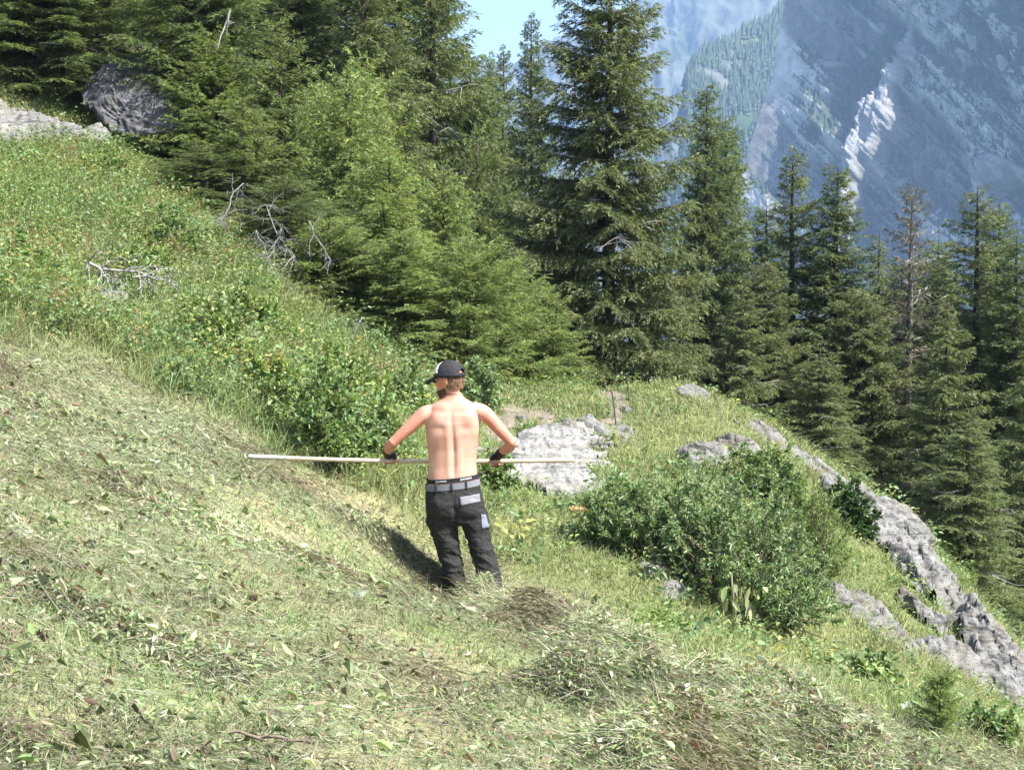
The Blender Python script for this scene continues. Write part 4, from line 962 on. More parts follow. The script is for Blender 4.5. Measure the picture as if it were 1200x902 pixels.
bush_px('leafy_bush', 340, 505, 42, 60, .5, 26, 2800, .07, .026, BROAD + LIGHTB, 'ragged leafy bush uphill of the tall leafy bush', seed=51, up=.8)
bush_px('leafy_bush', 415, 480, 50, 70, .6, 30, 3600, .075, .03, LIGHTB, 'light green bush between the tall leafy bush and the firs', seed=52, up=.8)
bush_px('leafy_bush', 480, 492, 34, 62, .5, 24, 2400, .07, .026, BROAD, 'leafy bush showing beside the left shoulder of the man', seed=53, up=.8)
bush_px('leafy_bush', 300, 395, 48, 55, .6, 28, 3200, .075, .03, LIGHTB, 'light leafy bush under the bleached tangle', seed=54, up=.8)
bush_px('leafy_bush', 210, 300, 46, 50, .7, 28, 3000, .075, .03, BROAD, 'leafy bush at the upper meadow edge below the scrubby firs', seed=55, up=.8)
bush_px('rowan_bush', 520, 420, 44, 130, .8, 30, 4200, .08, .026, LIGHTB, 'tall bright broadleaf bush among the firs behind the man', 'bush', seed=56, up=.7) if False else None
bush_px('leafy_bush', 130, 215, 46, 40, .8, 26, 2600, .075, .03, LIGHTB, 'leafy clump below the grey slab', seed=57, up=.8)
bush_px('leafy_bush', 560, 480, 30, 50, .4, 22, 2400, .07, .028, WILLOW, 'dark leafy bush beside the right shoulder of the man', seed=40)
bush_px('leafy_bush', 650, 452, 30, 50, .5, 26, 3000, .08, .04, LIGHTB, 'light green bush where the footpath enters the wood', seed=41)
bush_px('leafy_bush', 585, 570, 26, 40, .25, 20, 1500, .06, .026, BROAD, 'small leafy bush beside the right leg of the man', seed=42)
bush_px('leafy_bush', 945, 462, 40, 60, .6, 30, 3600, .07, .03, WILLOW, 'pale leaved bush behind the crest at the foot of the spruces', seed=43, loc=None) if False else None
bush_px('leafy_bush', 255, 420, 42, 60, .5, 30, 3800, .075, .032, LIGHTB, 'bright clump of tall herbs below the bleached dead branches', seed=44, up=.8)
bush_px('leafy_bush', 215, 455, 40, 36, .5, 26, 2500, .06, .016, WILLOW, 'dull green clump of herbs on the edge of the mown strip', seed=45, up=.8)
bush_px('leafy_bush', 170, 330, 40, 40, .5, 26, 2600, .07, .03, LIGHTB, 'clump of herbs above the bleached twigs', seed=46, up=.8)
bush_px('leafy_bush', 30, 320, 40, 40, .6, 26, 2600, .07, .03, BROAD, 'clump of tall herbs at the left edge of the meadow', seed=47, up=.8)
bush_px('leafy_bush', 320, 470, 34, 50, .4, 26, 2600, .075, .034, LIGHTB + [(.30, .30, .07)], 'yellowing clump of herbs left of the tall leafy bush', seed=48, up=.8)
bush_px('leafy_bush', 1170, 870, 36, 40, .3, 22, 1400, .05, .022, BROAD, 'small leafy clump in the bottom right corner', seed=49)
bush_px('leafy_bush', 785, 745, 34, 26, .25, 20, 1800, .038, .02, LIGHTB, 'low bright clump at the left foot of the large bush', seed=50)

# spruce sapling at the lower right
c = hit(1100, 860); o = empty('spruce_sapling', tuple(c), 1.0); s_ = 62 / FOC * c[1]; o.scale = (s_ * 1.15, s_ * 1.15, s_ * 1.2)
tag(o, 'knee high spruce sapling in the lower right', 'sapling')
for pn, me in KIND['sapling'].items(): mesh_obj(pn, me, o)

# bleached dead branches
def dead_branch(px, py, dist, wpx, n, label, seed, dirv=(1, 0, -.25), spread=.6, name='dead_branch', loc=None, col=(.36, .345, .32), r0=.018, lmul=1., lift=.08):
    g = np.random.default_rng(seed); c = P(px, py, dist) if dist else hit(px, py) + [0, 0, lift]; s = wpx / FOC * c[1]
    lines = []; rads = []
    dv = norm(np.array(dirv, float))
    main = np.cumsum(np.concatenate([[[0, 0, 0]], dv * s * .22 + g.normal(0, .035 * s, (8, 3))]), 0); lines.append(main); rads.append(np.linspace(r0, .006, 9))
    for k in range(n):
        i = int(g.integers(0, 8)); d = norm(dv * .7 + g.normal(0, spread, 3)); l = s * g.uniform(.3, .95) * lmul * (1 - .05 * i)
        b = main[i]; m_ = b + d * l * .5 + g.normal(0, .05 * l, 3); e = b + d * l + np.array([0, 0, -.15 * l]) + g.normal(0, .1 * l, 3)
        lines.append(np.stack([b, m_, e])); rads.append(np.array([.6, .42, .24]) * r0 * g.uniform(.5, 1.1))
        for j in range(int(g.integers(2, 6))):
            u = g.uniform(.2, 1); b2 = b + (e - b) * u + (m_ - (b + e) / 2) * (1 - abs(2 * u - 1)); d2 = norm(d + g.normal(0, .7, 3)); l2 = l * g.uniform(.15, .45)
            lines.append(np.stack([b2, b2 + d2 * l2 * .5, b2 + d2 * l2 + g.normal(0, .06 * l2, 3)])); rads.append(np.array([.3, .24, .14]) * r0)
    V, F, cc = tubes(lines, rads, col, 5)
    o = mesh_obj(name, np_mesh(name, V, F, cc * (1 + .12 * g.normal(size=(len(V), 1))), M_bark)); o.location = tuple(c); tag(o, label, 'branch'); return o
for k_, (px_, py_, d_, w_, lab) in enumerate([(285, 215, 20.9, 40, 'bleached bare branches high in the scrubby fir'), (312, 240, 20.5, 44, 'bleached branches just left of the middle of the scrubby fir'), (330, 268, 20.2, 42, 'bleached twigs drooping in the middle of the scrubby fir'), (300, 270, 20.3, 40, 'bleached twigs left of the drooping ones under the scrubby fir'),
     (345, 300, 19.8, 40, 'tangle of bleached twigs at the skirt of the scrubby fir'), (362, 260, 20.3, 34, 'few bleached twigs right of the drooping ones'), (425, 372, 19.2, 30, 'grey bare twigs under the small scrubby fir')]):
    dead_branch(px_, py_, d_, w_, 22, lab, 61 + k_, (.45, -.3, -.75) if k_ % 2 else (-.3, -.4, -.6), .95, r0=.009, col=(.19, .185, .175))
dead_branch(104, 338, None, 62, 40, 'bleached dead branch lying in the uncut meadow', 63, (1, -.3, -.30), .5, r0=.02, col=(.26, .25, .23), lift=.30)
dead_branch(270, 12, 24, 26, 3, 'slim white dead stem high among the trees', 64, (-.35, 0, -1), .3, r0=.02)
dead_branch(270, 886, None, 60, 6, 'thin brown branch lying in the left foreground', 65, (1, .1, -.18), .4, col=(.15, .12, .09), r0=.006, lmul=.5)
dead_branch(845, 652, None, 40, 4, 'dry pale stalks leaning out of the large bush', 66, (-.75, -.3, -.6), .15, col=(.42, .36, .2), r0=.012, lmul=1.3)
dead_branch(690, 508, None, 40, 2, 'thin dark stick propped over the footpath edge', 67, (-.7, -.2, -.6), .2, col=(.09, .07, .06), r0=.014, lmul=.5)
# thin iron rods of a path rail
for (ax, ay), (bx, by), lab in [((723, 500), (717, 458), 'thin leaning iron rod beside the footpath'), ((738, 470), (734, 440), 'thin iron rod higher up beside the footpath')]:
    b = hit(ax, ay); t_ = P(bx, by, b[1]); V, F, cc = tubes([np.stack([b - [0, 0, .1], (b + t_) / 2, t_]) - b], [.010], (.08, .06, .05), 6)
    o = mesh_obj('iron_rod', np_mesh('iron_rod', V, F, cc, M_bark)); o.location = tuple(b); tag(o, lab, 'rod', 'iron rods along the footpath')

# wilting broad leaved plant in front of the large bush
c = hit(858, 735); o = empty('wilted_plant', tuple(c)); tag(o, 'limp pale plant with hanging leaves in front of the large bush', 'plant')
s_ = c[1] / FOC; n = 32; a = rng.uniform(0, 6.28, n); top = np.array([0, -.25, 62 * s_])
lines = [np.stack([np.array([rng.normal(0, .03), -.05, 0]), np.array([rng.normal(0, .03), -.18, 40 * s_]), top + rng.normal(0, .05, 3)]) for k in range(5)]
V, F, cc = tubes(lines, [np.array([.012, .009, .006])] * 5, (.38, .38, .2), 5); mesh_obj('stems', np_mesh('stems', V, F, cc, M_bark), o)
p = np.stack([np.cos(a) * .15 + rng.normal(0, .05, n), np.sin(a) * .10 - .22, rng.uniform(12, 64, n) * s_], 1); d = norm(np.stack([np.cos(a) * .5, np.sin(a) * .4 - .2, np.full(n, -.9)], 1) + rng.normal(0, .45, (n, 3)))
V, F, cc = leaves(p, d, norm(np.stack([np.cos(a), np.sin(a) - .5, np.full(n, .4)], 1) + rng.normal(0, .5, (n, 3))), rng.uniform(.05, .14, n), rng.uniform(.025, .06, n), pickcols([(.26, .28, .13), (.19, .24, .09), (.31, .32, .18)], n, None, .1), .2, .15)
mesh_obj('foliage', np_mesh('foliage', V, F, cc, M_leaf), o)
# tan umbels
for k, (px_, py_, hpx) in enumerate([(772, 640, 38), (735, 630, 30), (690, 640, 42), (858, 470, 30)]):
    c = hit(px_, py_); s_ = c[1] / FOC; o = empty('umbel', tuple(c)); h = hpx * s_; lean_ = rng.normal(0, .05, 2)
    tag(o, ['dry tan seed umbel against the pale rock in the bush', 'dry tan seed umbel in the looser bush left of the pale rock', 'dry tan seed umbel at the end of the pale slab', 'tall dry seed umbel on the knoll crest'][k], 'plant', 'dry seed umbels')
    tip = np.array([lean_[0], lean_[1] - .05, h]); rays = [np.stack([tip, tip + np.array([math.cos(q) * .06, math.sin(q) * .06, .045])]) for q in np.linspace(0, 6.28, 12)[:-1]]
    V, F, cc = tubes([np.stack([[0, 0, 0], tip * .5 + [0, .02, 0], tip])] + rays, [np.array([.007, .006, .005])] + [np.array([.003, .002])] * 11, (.30, .24, .12), 5); mesh_obj('stem', np_mesh('stem', V, F, cc, M_bark), o)
    m = 160; q = rng.uniform(0, 6.28, m); rr = np.sqrt(rng.random(m)) * .075; p = tip + np.stack([np.cos(q) * rr, np.sin(q) * rr, .055 - rr * .2 + rng.normal(0, .006, m)], 1)
    V, F, cc = diamonds(p, rdirs(m, .6), norm(rng.normal(0, 1, (m, 3))), .024, .012, pickcols([(.42, .32, .17), (.36, .25, .12)], m)); mesh_obj('seed_head', np_mesh('seed_head', V, F, cc, M_hay), o)
# white scraps: a curled white leaf on a stalk, and a pale green one at lower right
for k, (px_, py_, col_, lab) in enumerate([(420, 710, (.62, .63, .58), 'curled white leaf lying on the mown slope below the man'), (1062, 838, (.62, .74, .66), 'pale whitish green leaf standing beside the spruce sapling')]):
    c = hit(px_, py_); s_ = c[1] / FOC; V, F, cc = leaves(np.array([[0, 0, .01], [.012, .01, .01], [-.01, .015, .0]]), np.array([[.1, -.2, 1.], [.5, -.1, .8], [-.4, -.1, .8]]), np.array([[0, -1, .2]] * 3) + rng.normal(0, .2, (3, 3)), np.array([17, 13, 12]) * s_, np.array([9, 7, 6]) * s_, np.repeat([col_], 3, 0), .25, .25)
    o = mesh_obj('pale_leaf', np_mesh('pale_leaf', V, F, np.array(cc), M_leaf)); o.location = tuple(c + [0, 0, .04]); tag(o, lab, 'leaf')
# ------------------------------------------------------------------ the man
from mathutils.bvhtree import BVHTree
D0 = 10.6; S0 = D0 / FOC
_ft = P(548, 700, D0); ROOT = np.array([_ft[0], _ft[1], float(H(_ft[0], _ft[1]))])
man = empty('person', tuple(ROOT)); tag(man, 'shirtless man in black cap and dark work trousers seen from behind holding a pole', 'person')
def X(px, py, dy=0.): return P(px, py, D0 + dy) - ROOT

def ring_loft(rings, k=28):
    """rings: (centre, rx, ry, U, V) -> closed tube with caps"""
    a = np.linspace(0, 2 * np.pi, k, endpoint=False); Vs = []
    for c, rx, ry, U, Vv in rings: Vs.append(c + np.outer(np.cos(a) * rx, U) + np.outer(np.sin(a) * ry, Vv))
    V = np.concatenate(Vs); n = len(rings); F = []
    for i in range(n - 1):
        for j in range(k): j2 = (j + 1) % k; F.append((i * k + j, i * k + j2, (i + 1) * k + j2, (i + 1) * k + j))
    V = np.concatenate([V, [rings[0][0], rings[-1][0]]]); b = n * k
    for j in range(k):
        j2 = (j + 1) % k; F.append((j2, j, b)); F.append(((n - 1) * k + j, (n - 1) * k + j2, b + 1))
    return V, F
EX = np.array([1., 0, 0]); EY = np.array([0, 1., 0]); EZ = np.array([0, 0, 1.])
def spline(p, m):
    p = np.asarray(p, float); n = len(p); q = np.concatenate([[2 * p[0] - p[1]], p, [2 * p[-1] - p[-2]]]); out = []
    for t in np.linspace(0, n - 1, m):
        i = min(int(t), n - 2); u = t - i; a, b, c, d = q[i:i + 4]
        out.append(.5 * (2 * b + (c - a) * u + (2 * a - 5 * b + 4 * c - d) * u * u + (3 * b - a - 3 * c + d) * u ** 3))
    return np.array(out)
def limb(pts_, r, m=22, k=20, flat=1., ref=None):
    pts_ = np.asarray(pts_, float); r = np.asarray(r, float); c = spline(np.concatenate([pts_, r[:, None]], 1), m)
    T = norm(np.gradient(c[:, :3], axis=0)); rings = []
    ref = np.array([0.3, .2, 1.]) if ref is None else np.asarray(ref, float); U = norm(np.cross(T, ref)); W = np.cross(T, U)
    for i in range(m): rings.append((c[i, :3], c[i, 3], c[i, 3] * flat, U[i], W[i]))
    # rounded ends
    s, e = rings[0], rings[-1]
    rings = [(s[0] - T[0] * s[1] * .6, s[1] * .5, s[2] * .5, s[3], s[4])] + rings + [(e[0] + T[-1] * e[1] * .6, e[1] * .5, e[2] * .5, e[3], e[4])]
    return ring_loft(rings, k)
def ell(c, r, A=(EX, EY, EZ), k=20):
    c = np.asarray(c, float); rings = []
    for t in np.linspace(-1.45, 1.45, 14): rings.append((c + A[2] * r[2] * math.sin(t), r[0] * math.cos(t), r[1] * math.cos(t), A[0], A[1]))
    return ring_loft(rings, k)
def fuse(name, pieces, voxel, smooth_it, mat, sm_f=.5):
    """union of overlapping shapes as one continuous surface"""
    me = bpy.data.meshes.new(name + '_src'); V = []; F = []; n = 0
    for v, f in pieces: V += [tuple(q) for q in v]; F += [tuple(i + n for i in q) for q in f]; n += len(v)
    me.from_pydata(V, [], F); me.update()
    o = bpy.data.objects.new(name + '_src', me); C.objects.link(o)
    bm = bmesh.new(); bm.from_mesh(me); bmesh.ops.recalc_face_normals(bm, faces=bm.faces); bm.to_mesh(me); bm.free()
    md = o.modifiers.new('r', 'REMESH'); md.mode = 'VOXEL'; md.voxel_size = voxel
    md = o.modifiers.new('s', 'SMOOTH'); md.iterations = smooth_it; md.factor = sm_f
    dg = bpy.context.evaluated_depsgraph_get(); ev = o.evaluated_get(dg)
    out = bpy.data.meshes.new_from_object(ev); out.name = name; bpy.data.objects.remove(o); bpy.data.meshes.remove(me)
    out.polygons.foreach_set('use_smooth', np.ones(len(out.polygons), bool)); out.materials.clear(); out.materials.append(mat)
    return out
def getV(me): a = np.empty(len(me.vertices) * 3, np.float32); me.vertices.foreach_get('co', a); return a.reshape(-1, 3).astype(float)
def getN(me): a = np.empty(len(me.vertices) * 3, np.float32); me.vertices.foreach_get('normal', a); return a.reshape(-1, 3).astype(float)
def setV(me, V): me.vertices.foreach_set('co', np.ascontiguousarray(V, np.float32).ravel()); me.update()

def skin_mat():
    m, nt, out = new_mat('skin'); tc = nt.nodes.new('ShaderNodeTexCoord')
    n = noise_node(nt, 5.5, 6, .65, tc.outputs['Object']); n2 = noise_node(nt, 90, 3, .6, tc.outputs['Object'])
    r = ramp(nt, [(.28, (.48, .215, .15)), (.5, (.58, .30, .215)), (.72, (.64, .375, .28))], n.outputs['Fac'])
    r2 = ramp(nt, [(.3, (.94,) * 3), (.7, (1.05,) * 3)], n2.outputs['Fac'])
    c = mixc(nt, r.outputs[0], r2.outputs[0], 1., 'MULTIPLY')
    at = nt.nodes.new('ShaderNodeAttribute'); at.attribute_name = 'Col'; c = mixc(nt, c, at.outputs['Color'], 1., 'MULTIPLY')
    b = nt.nodes.new('ShaderNodeBsdfPrincipled'); b.inputs['Roughness'].default_value = .48; b.inputs['Specular IOR Level'].default_value = .4
    b.inputs['Subsurface Weight'].default_value = .15; b.inputs['Subsurface Radius'].default_value = (.012, .004, .002); b.inputs['Subsurface Scale'].default_value = 1.
    nt.links.new(c, b.inputs['Base Color']); nt.links.new(b.outputs[0], out.inputs[0]); return m
M_skin = skin_mat()
M_cloth = simple_mat('trouser_cloth', (.026, .0245, .023), .85, .3, 40, .25, .2)
M_black = simple_mat('black_cloth', (.014, .014, .016), .7, .25, 60, .2, .3)
M_grey = simple_mat('grey_cloth', (.17, .17, .185), .8, .12, 80, .2, .2)
M_white = simple_mat('white_cloth', (.72, .72, .72), .7, .05, 60, .1, .2)
M_hair = attr_mat('hair', .5, .1, 60, .2)
M_eye = simple_mat('eye', (.55, .53, .5), .2, .05, 10)

# --- pole (held, so a thing of its own)
DP = .27
pl, pr = P(295, 535, D0 + DP + .05), P(672, 539, D0 + DP - .05)
def pole_at(px): t = (px - 295) / (672 - 295); return pl + (pr - pl) * t
t_ = np.linspace(0, 1, 9)[:, None]; ln = pl + (pr - pl) * t_; ln[:, 2] -= .022 * np.sin(t_[:, 0] * 3.14)
mid = (pl + pr) / 2
po = empty('wooden_pole', tuple(mid)); tag(po, 'long pale wooden pole held level across the body of the man', 'pole')
V, F = limb(ln - mid, np.full(9, .0165), 30, 14); me = bpy.data.meshes.new('shaft'); me.from_pydata([tuple(q) for q in V], [], F); me.update()
me.polygons.foreach_set('use_smooth', np.ones(len(me.polygons), bool)); me.materials.append(simple_mat('ash_wood', (.52, .40, .27), .55, .22, 14, .1, .4)); mesh_obj('shaft', me, po)
V, F = limb(np.stack([ln[0] - [.02, 0, 0], ln[0] + (ln[1] - ln[0]) * .45, ln[0] + (ln[1] - ln[0]) * .95]) - mid, [.021, .020, .018], 10, 14); me = bpy.data.meshes.new('socket'); me.from_pydata([tuple(q) for q in V], [], F); me.update()
me.polygons.foreach_set('use_smooth', np.ones(len(me.polygons), bool)); me.materials.append(simple_mat('weathered_socket', (.36, .33, .29), .5, .25, 30, .1, .4)); mesh_obj('socket', me, po)

# --- body
def trow(py, l, r, ry, cy=0., tilt=0.):
    c = X((l + r) / 2, py, cy); U = norm(np.array([1., 0, tilt])); return (c, (r - l) / 2 * S0, ry, U, EY)
torso = [trow(600, 503, 566, .11), trow(576, 501, 563, .115, 0, .10), trow(562, 500.8, 560, .108, 0, .10), trow(545, 501.8, 558.5, .102, 0, .06), trow(526, 501.2, 559.5, .104), trow(509, 499, 561.5, .114),
         trow(496, 497.5, 563.5, .122, .005), trow(485, 500, 563.5, .120, .01), trow(477, 502, 560.5, .100, .012), trow(471, 509.5, 553, .078, .012), trow(466, 516.5, 544.5, .064, .012), trow(460, 519.5, 540.5, .058, .016)]
pieces = [ring_loft(torso, 40)]
pieces.append(limb([X(530.5, 468, .01), X(529.5, 458, .015), X(528.5, 448, .025)], [.064, .058, .060]))
HY = R(60); hf = np.array([-math.sin(HY), math.cos(HY), -.10]); hf = norm(hf); hl = norm(np.cross(EZ, hf)); hu = np.cross(hf, hl); HS = 1.10
HC = X(527.3, 443.5, .03)
def Hd(f, l, u): return HC + (hf * f + hl * l + hu * u) * HS
HA = (hf, hl, hu)
def hell(f, l, u, r): return ell(Hd(f, l, u), np.array(r) * HS, HA)
pieces += [hell(0, 0, .005, (.100, .077, .110)), hell(.040, 0, -.055, (.062, .060, .062)), hell(.062, 0, -.088, (.032, .034, .026)),
           hell(.104, 0, -.022, (.018, .013, .024)), hell(.113, 0, -.034, (.014, .015, .011)), hell(.088, 0, .022, (.018, .055, .014)), hell(.094, 0, -.066, (.012, .024, .008)), hell(.093, 0, -.078, (.012, .022, .008)),
           hell(.072, .038, -.03, (.026, .022, .022)), hell(.072, -.038, -.03, (.026, .022, .022))]
for s in (-1, 1): pieces += [hell(-.008, s * .080, -.018, (.022, .011, .034)), hell(-.014, s * .086, -.012, (.020, .007, .030))]
HANDS = []
for side, sh, el_, wpx in ((-1, [(509, 481.5, .015), (498.5, 485, .0), (490, 491, -.01)], (459.5, 519.5, -.02), 457.5), (1, [(554, 479.5, .015), (565, 483, .0), (573, 489, -.01)], (600.5, 519.5, -.02), 583.5)):
    pc = pole_at(wpx) - ROOT; pc[2] -= .008
    wr = pc + np.array([side * .012, -.075, .060])
    el = X(*el_); s0, s1, s2 = [X(*q) for q in sh]
    pieces.append(limb([s0, s1, s2, (s2 * .55 + el * .45) + [0, -.004, 0], el * .86 + s2 * .14, el], [.058, .062, .055, .048, .041, .040], 26))
    pieces.append(limb([el + (s2 - el) * .04, el * .68 + wr * .32 + [side * .006, 0, -.004], el * .35 + wr * .65, wr], [.041, .044, .036, .029], 20))
    palm = pc + np.array([0, -.028, .034])
    pieces.append(limb([wr, wr * .5 + palm * .5, palm, pc + np.array([0, .008, .038])], [.028, .031, .036, .026], 14, 18, .62, ref=(0, 1, .4) if False else (0., .7, 1.)))
    for i, (ox, lm) in enumerate(((-.036, .92), (-.012, 1.05), (.012, 1.0), (.036, .8))):
        ox *= 1
        pieces.append(limb([pc + [ox * .85, -.012, .036], pc + [ox, .022, .034 * 1.0], pc + [ox, .041 * lm, .006], pc + [ox, .030 * lm, -.028 * lm], pc + [ox, .004, -.036 * lm], pc + [ox, -.020 * lm, -.028]], [.0105, .0105, .0098, .0095, .0090, .0080], 16, 10))
    xi = -side * .046
    pieces.append(limb([pc + [xi * .6, -.050, .040], pc + [xi, -.048, .014], pc + [xi * 1.0, -.040, -.014], pc + [xi * .75, -.018, -.038]], [.0145, .013, .0115, .009], 14, 10))
    HANDS.append((side, pc, wr, el, palm))
body = fuse('body', pieces, .0065, 8, M_skin)
V = getV(body); Nn = getN(body)
def gauss(px, py, sx, sy, dy=0.):
    c = X(px, py, dy); return np.exp(-((V[:, 0] - c[0]) / (sx * S0)) ** 2 - ((V[:, 2] - c[2]) / (sy * S0)) ** 2)
back = smooth(.1, .6, -Nn[:, 1]); headless = smooth(X(530, 464)[2], X(530, 474)[2], V[:, 2])
zt = (V[:, 2] - X(530, 560)[2]) / (X(530, 470)[2] - X(530, 560)[2]); spx = X(532, 500)[0] + (X(530, 470)[0] - X(532, 500)[0]) * zt + .006 * np.sin(zt * 5)
groove = np.exp(-((V[:, 0] - spx) / .017) ** 2) * smooth(-.05, .12, zt) * smooth(1.02, .85, zt)
erect = (np.exp(-((V[:, 0] - spx - .042) / .024) ** 2) + np.exp(-((V[:, 0] - spx + .042) / .024) ** 2)) * smooth(-.05, .15, zt) * smooth(.9, .5, zt)
disp = back * headless * ((-.010 * groove + .006 * erect) * (.55 + .45 * np.cos((zt - .25) * 3))
      + .012 * gauss(512, 489, 8, 9) + .012 * gauss(550, 488, 8, 9) - .006 * gauss(517, 500, 6, 5) - .006 * gauss(545, 500, 6, 5)
      + .010 * gauss(516, 474, 10, 5) + .010 * gauss(545, 473, 10, 5) + .008 * gauss(504, 505, 5, 12) + .008 * gauss(557, 505, 5, 12))
V = V + Nn * disp[:, None]; setV(body, V)
cx_ = X(530.5, 500)[0]; lat = np.abs(V[:, 0] - cx_); zs = V[:, 2]
red = np.clip(smooth(.19, .27, lat) * .9 + smooth(X(0, 500)[2], X(0, 470)[2], zs) * .55 + smooth(X(0, 474)[2], X(0, 462)[2], zs) * .5 + .35 * fbm(V * 6, 3), 0, 1)[:, None]
ca_ = body.color_attributes.new('Col', 'FLOAT_COLOR', 'POINT'); c4 = np.ones((len(V), 4), np.float32); c4[:, :3] = 1 - red * np.array([.10, .30, .36])
spots = np.random.default_rng(5).choice(len(V), 40); dm = np.ones(len(V))
for q_ in spots: dm = np.minimum(dm, .55 + .45 * smooth(.002, .006, np.linalg.norm(V - V[q_], axis=1)))
c4[:, :3] *= dm[:, None]; ca_.data.foreach_set('color', c4.ravel())
mesh_obj('body', body, man)
for s in (-1, 1):
    v, f = hell(.089, s * .032, .0, (.012, .014, .010)); me = bpy.data.meshes.new('eye'); me.from_pydata([tuple(q) for q in v], [], f); me.materials.append(M_eye); mesh_obj('eye', me, man)
# hair : strands on nape and temples, in the cap's arched opening; beard
def strands(name, centres, dirs, L, W, pal, parent):
    n = len(centres); v, f, c = blades(centres, norm(dirs), L, W, .5, pickcols(pal, n, None, .2), 2, np.tile([0, 0, -1.], (n, 1)) + rng.normal(0, .2, (n, 3)))
    return mesh_obj(name, np_mesh(name, v, f, c, M_hair), parent)
HAIRC = [(.20, .115, .06), (.27, .165, .09), (.15, .085, .045)]
def sph(n, fr, ur, rad=(.104, .081, .113)):
    u = rng.uniform(ur[0], ur[1], n); f = rng.uniform(fr[0], fr[1], n); s = rng.choice([-1, 1], n)
    l2 = 1 - (f / rad[0]) ** 2 - ((u - .005) / rad[2]) ** 2; ok = l2 > 0; f, u, s, l2 = f[ok], u[ok], s[ok], l2[ok]; l = np.sqrt(l2) * rad[1] * s
    nn = norm(np.stack([f / rad[0] ** 2, l / rad[1] ** 2, u / rad[2] ** 2], 1)); return np.stack([Hd(a, b, c) for a, b, c in zip(f, l, u)]), nn @ np.stack(HA)
p1, n1_ = sph(2600, (-.104, -.016), (-.055, .03)); strands('hair', p1 - n1_ * .004, n1_ * .45 - hu * .8 + rng.normal(0, .3, n1_.shape), rng.uniform(.010, .022, len(p1)), .0045, HAIRC, man)
p2, n2_ = sph(2400, (.012, .1), (-.118, -.048), (.112, .072, .122)); p2 = p2 - hu * .018
strands('beard', p2 - n2_ * .008, n2_ * .7 - hu * .5 + rng.normal(0, .3, n2_.shape), rng.uniform(.02, .045, len(p2)), .0045, [(.13, .065, .035), (.19, .09, .045), (.09, .05, .03)], man)

# cap : dome, white front panel, brim, strap
capo = None
def dome_patch(f0, name, cond, mat, rad=(.113, .092, .120), thick=.004, parent=None):
    nu, nv = 64, 22; Vv = []; a = np.linspace(0, 2 * np.pi, nu, endpoint=False)
    el2 = np.linspace(0, math.pi / 2, nv)
    pt = np.array([[(rad[0] * math.cos(e) * math.cos(t), rad[1] * math.cos(e) * math.sin(t), .012 + rad[2] * math.sin(e) * .93 - .010 * math.cos(t) * 0) for t in a] for e in el2])
    F = []; 
    for i in range(nv - 1):
        for j in range(nu):
            j2 = (j + 1) % nu; m = (pt[i, j] + pt[i + 1, j2]) / 2
            if cond(m, a[j], el2[i]): F.append((i * nu + j, i * nu + j2, (i + 1) * nu + j2, (i + 1) * nu + j))
    W = np.array([Hd(*q) for q in pt.reshape(-1, 3)])
    used = sorted({k for q in F for k in q}); mp = {k: i for i, k in enumerate(used)}
    me = bpy.data.meshes.new(name); me.from_pydata([tuple(W[k]) for k in used], [], [tuple(mp[k] for k in q) for q in F]); me.update()
    me.polygons.foreach_set('use_smooth', np.ones(len(me.polygons), bool)); me.materials.append(mat)
    o = mesh_obj(name, me, parent); md = o.modifiers.new('t', 'SOLIDIFY'); md.thickness = thick * HS; md.offset = 1; return o
def arch(m, t, e): return m[0] < -.05 and abs(m[1]) < .036 * math.sqrt(max(0, 1 - ((m[2] - .012) / .052) ** 2)) if m[2] < .064 else False
capm = simple_mat('cap_mesh', (.022, .022, .024), .8, .6, 90, .4, .25)
cap_o = dome_patch(0, 'cap', lambda m, t, e: not arch(m, t, e) and m[0] <= .047, capm, parent=man)
dome_patch(0, 'front_panel', lambda m, t, e: m[0] > .045 and e > .25, M_white, rad=(.1145, .0935, .1215), parent=cap_o)
dome_patch(0, 'sweatband', lambda m, t, e: e < .16, M_black, rad=(.1155, .0945, .1215), parent=cap_o)
bv = []; nb_, mb = 17, 7
for top in (1, 0):
    for i in range(mb):
        for j in range(nb_):
            t = (j / (nb_ - 1) - .5) * 2; q = i / (mb - 1); w_ = .078 - .012 * q * q
            fr = .112 * math.sqrt(max(0, 1 - (t * .076 / .094) ** 2)); ft = .108 + .088 * math.sqrt(max(0, 1 - (abs(t) ** 2.6) * .85))
            bv.append(Hd(fr + (ft - fr) * q - .004, t * w_, .020 - .024 * q - .030 * t * t * (.4 + .6 * q) + (.004 if top else 0)))
bf = []; o1 = nb_ * mb
for i in range(mb - 1):
    for j in range(nb_ - 1):
        a = i * nb_ + j; bf.append((a, a + 1, a + nb_ + 1, a + nb_)); bf.append((o1 + a, o1 + a + nb_, o1 + a + nb_ + 1, o1 + a + 1))
for j in range(nb_ - 1): a = (mb - 1) * nb_ + j; bf.append((a, a + 1, o1 + a + 1, o1 + a))
for i in range(mb - 1):
    a = i * nb_; bf.append((a, a + nb_, o1 + a + nb_, o1 + a)); a = i * nb_ + nb_ - 1; bf.append((a + nb_, a, o1 + a, o1 + a + nb_))
me = bpy.data.meshes.new('brim'); me.from_pydata([tuple(q) for q in bv], [], bf); me.update(); me.materials.append(M_black); me.polygons.foreach_set('use_smooth', np.ones(len(me.polygons), bool)); mesh_obj('brim', me, cap_o)
# necklace cord
a = np.linspace(0, 2 * np.pi, 25); cN = X(530, 463.5, .016); ln = cN + np.outer(np.cos(a) * .066, EX) + np.outer(np.sin(a) * .066, EY) + np.outer(-np.sin(a) * .02, EZ)
V, F, cc = tubes([ln], [.0022], (.05, .045, .04), 5); mesh_obj('necklace', np_mesh('necklace', V, F, cc, M_bark), man)

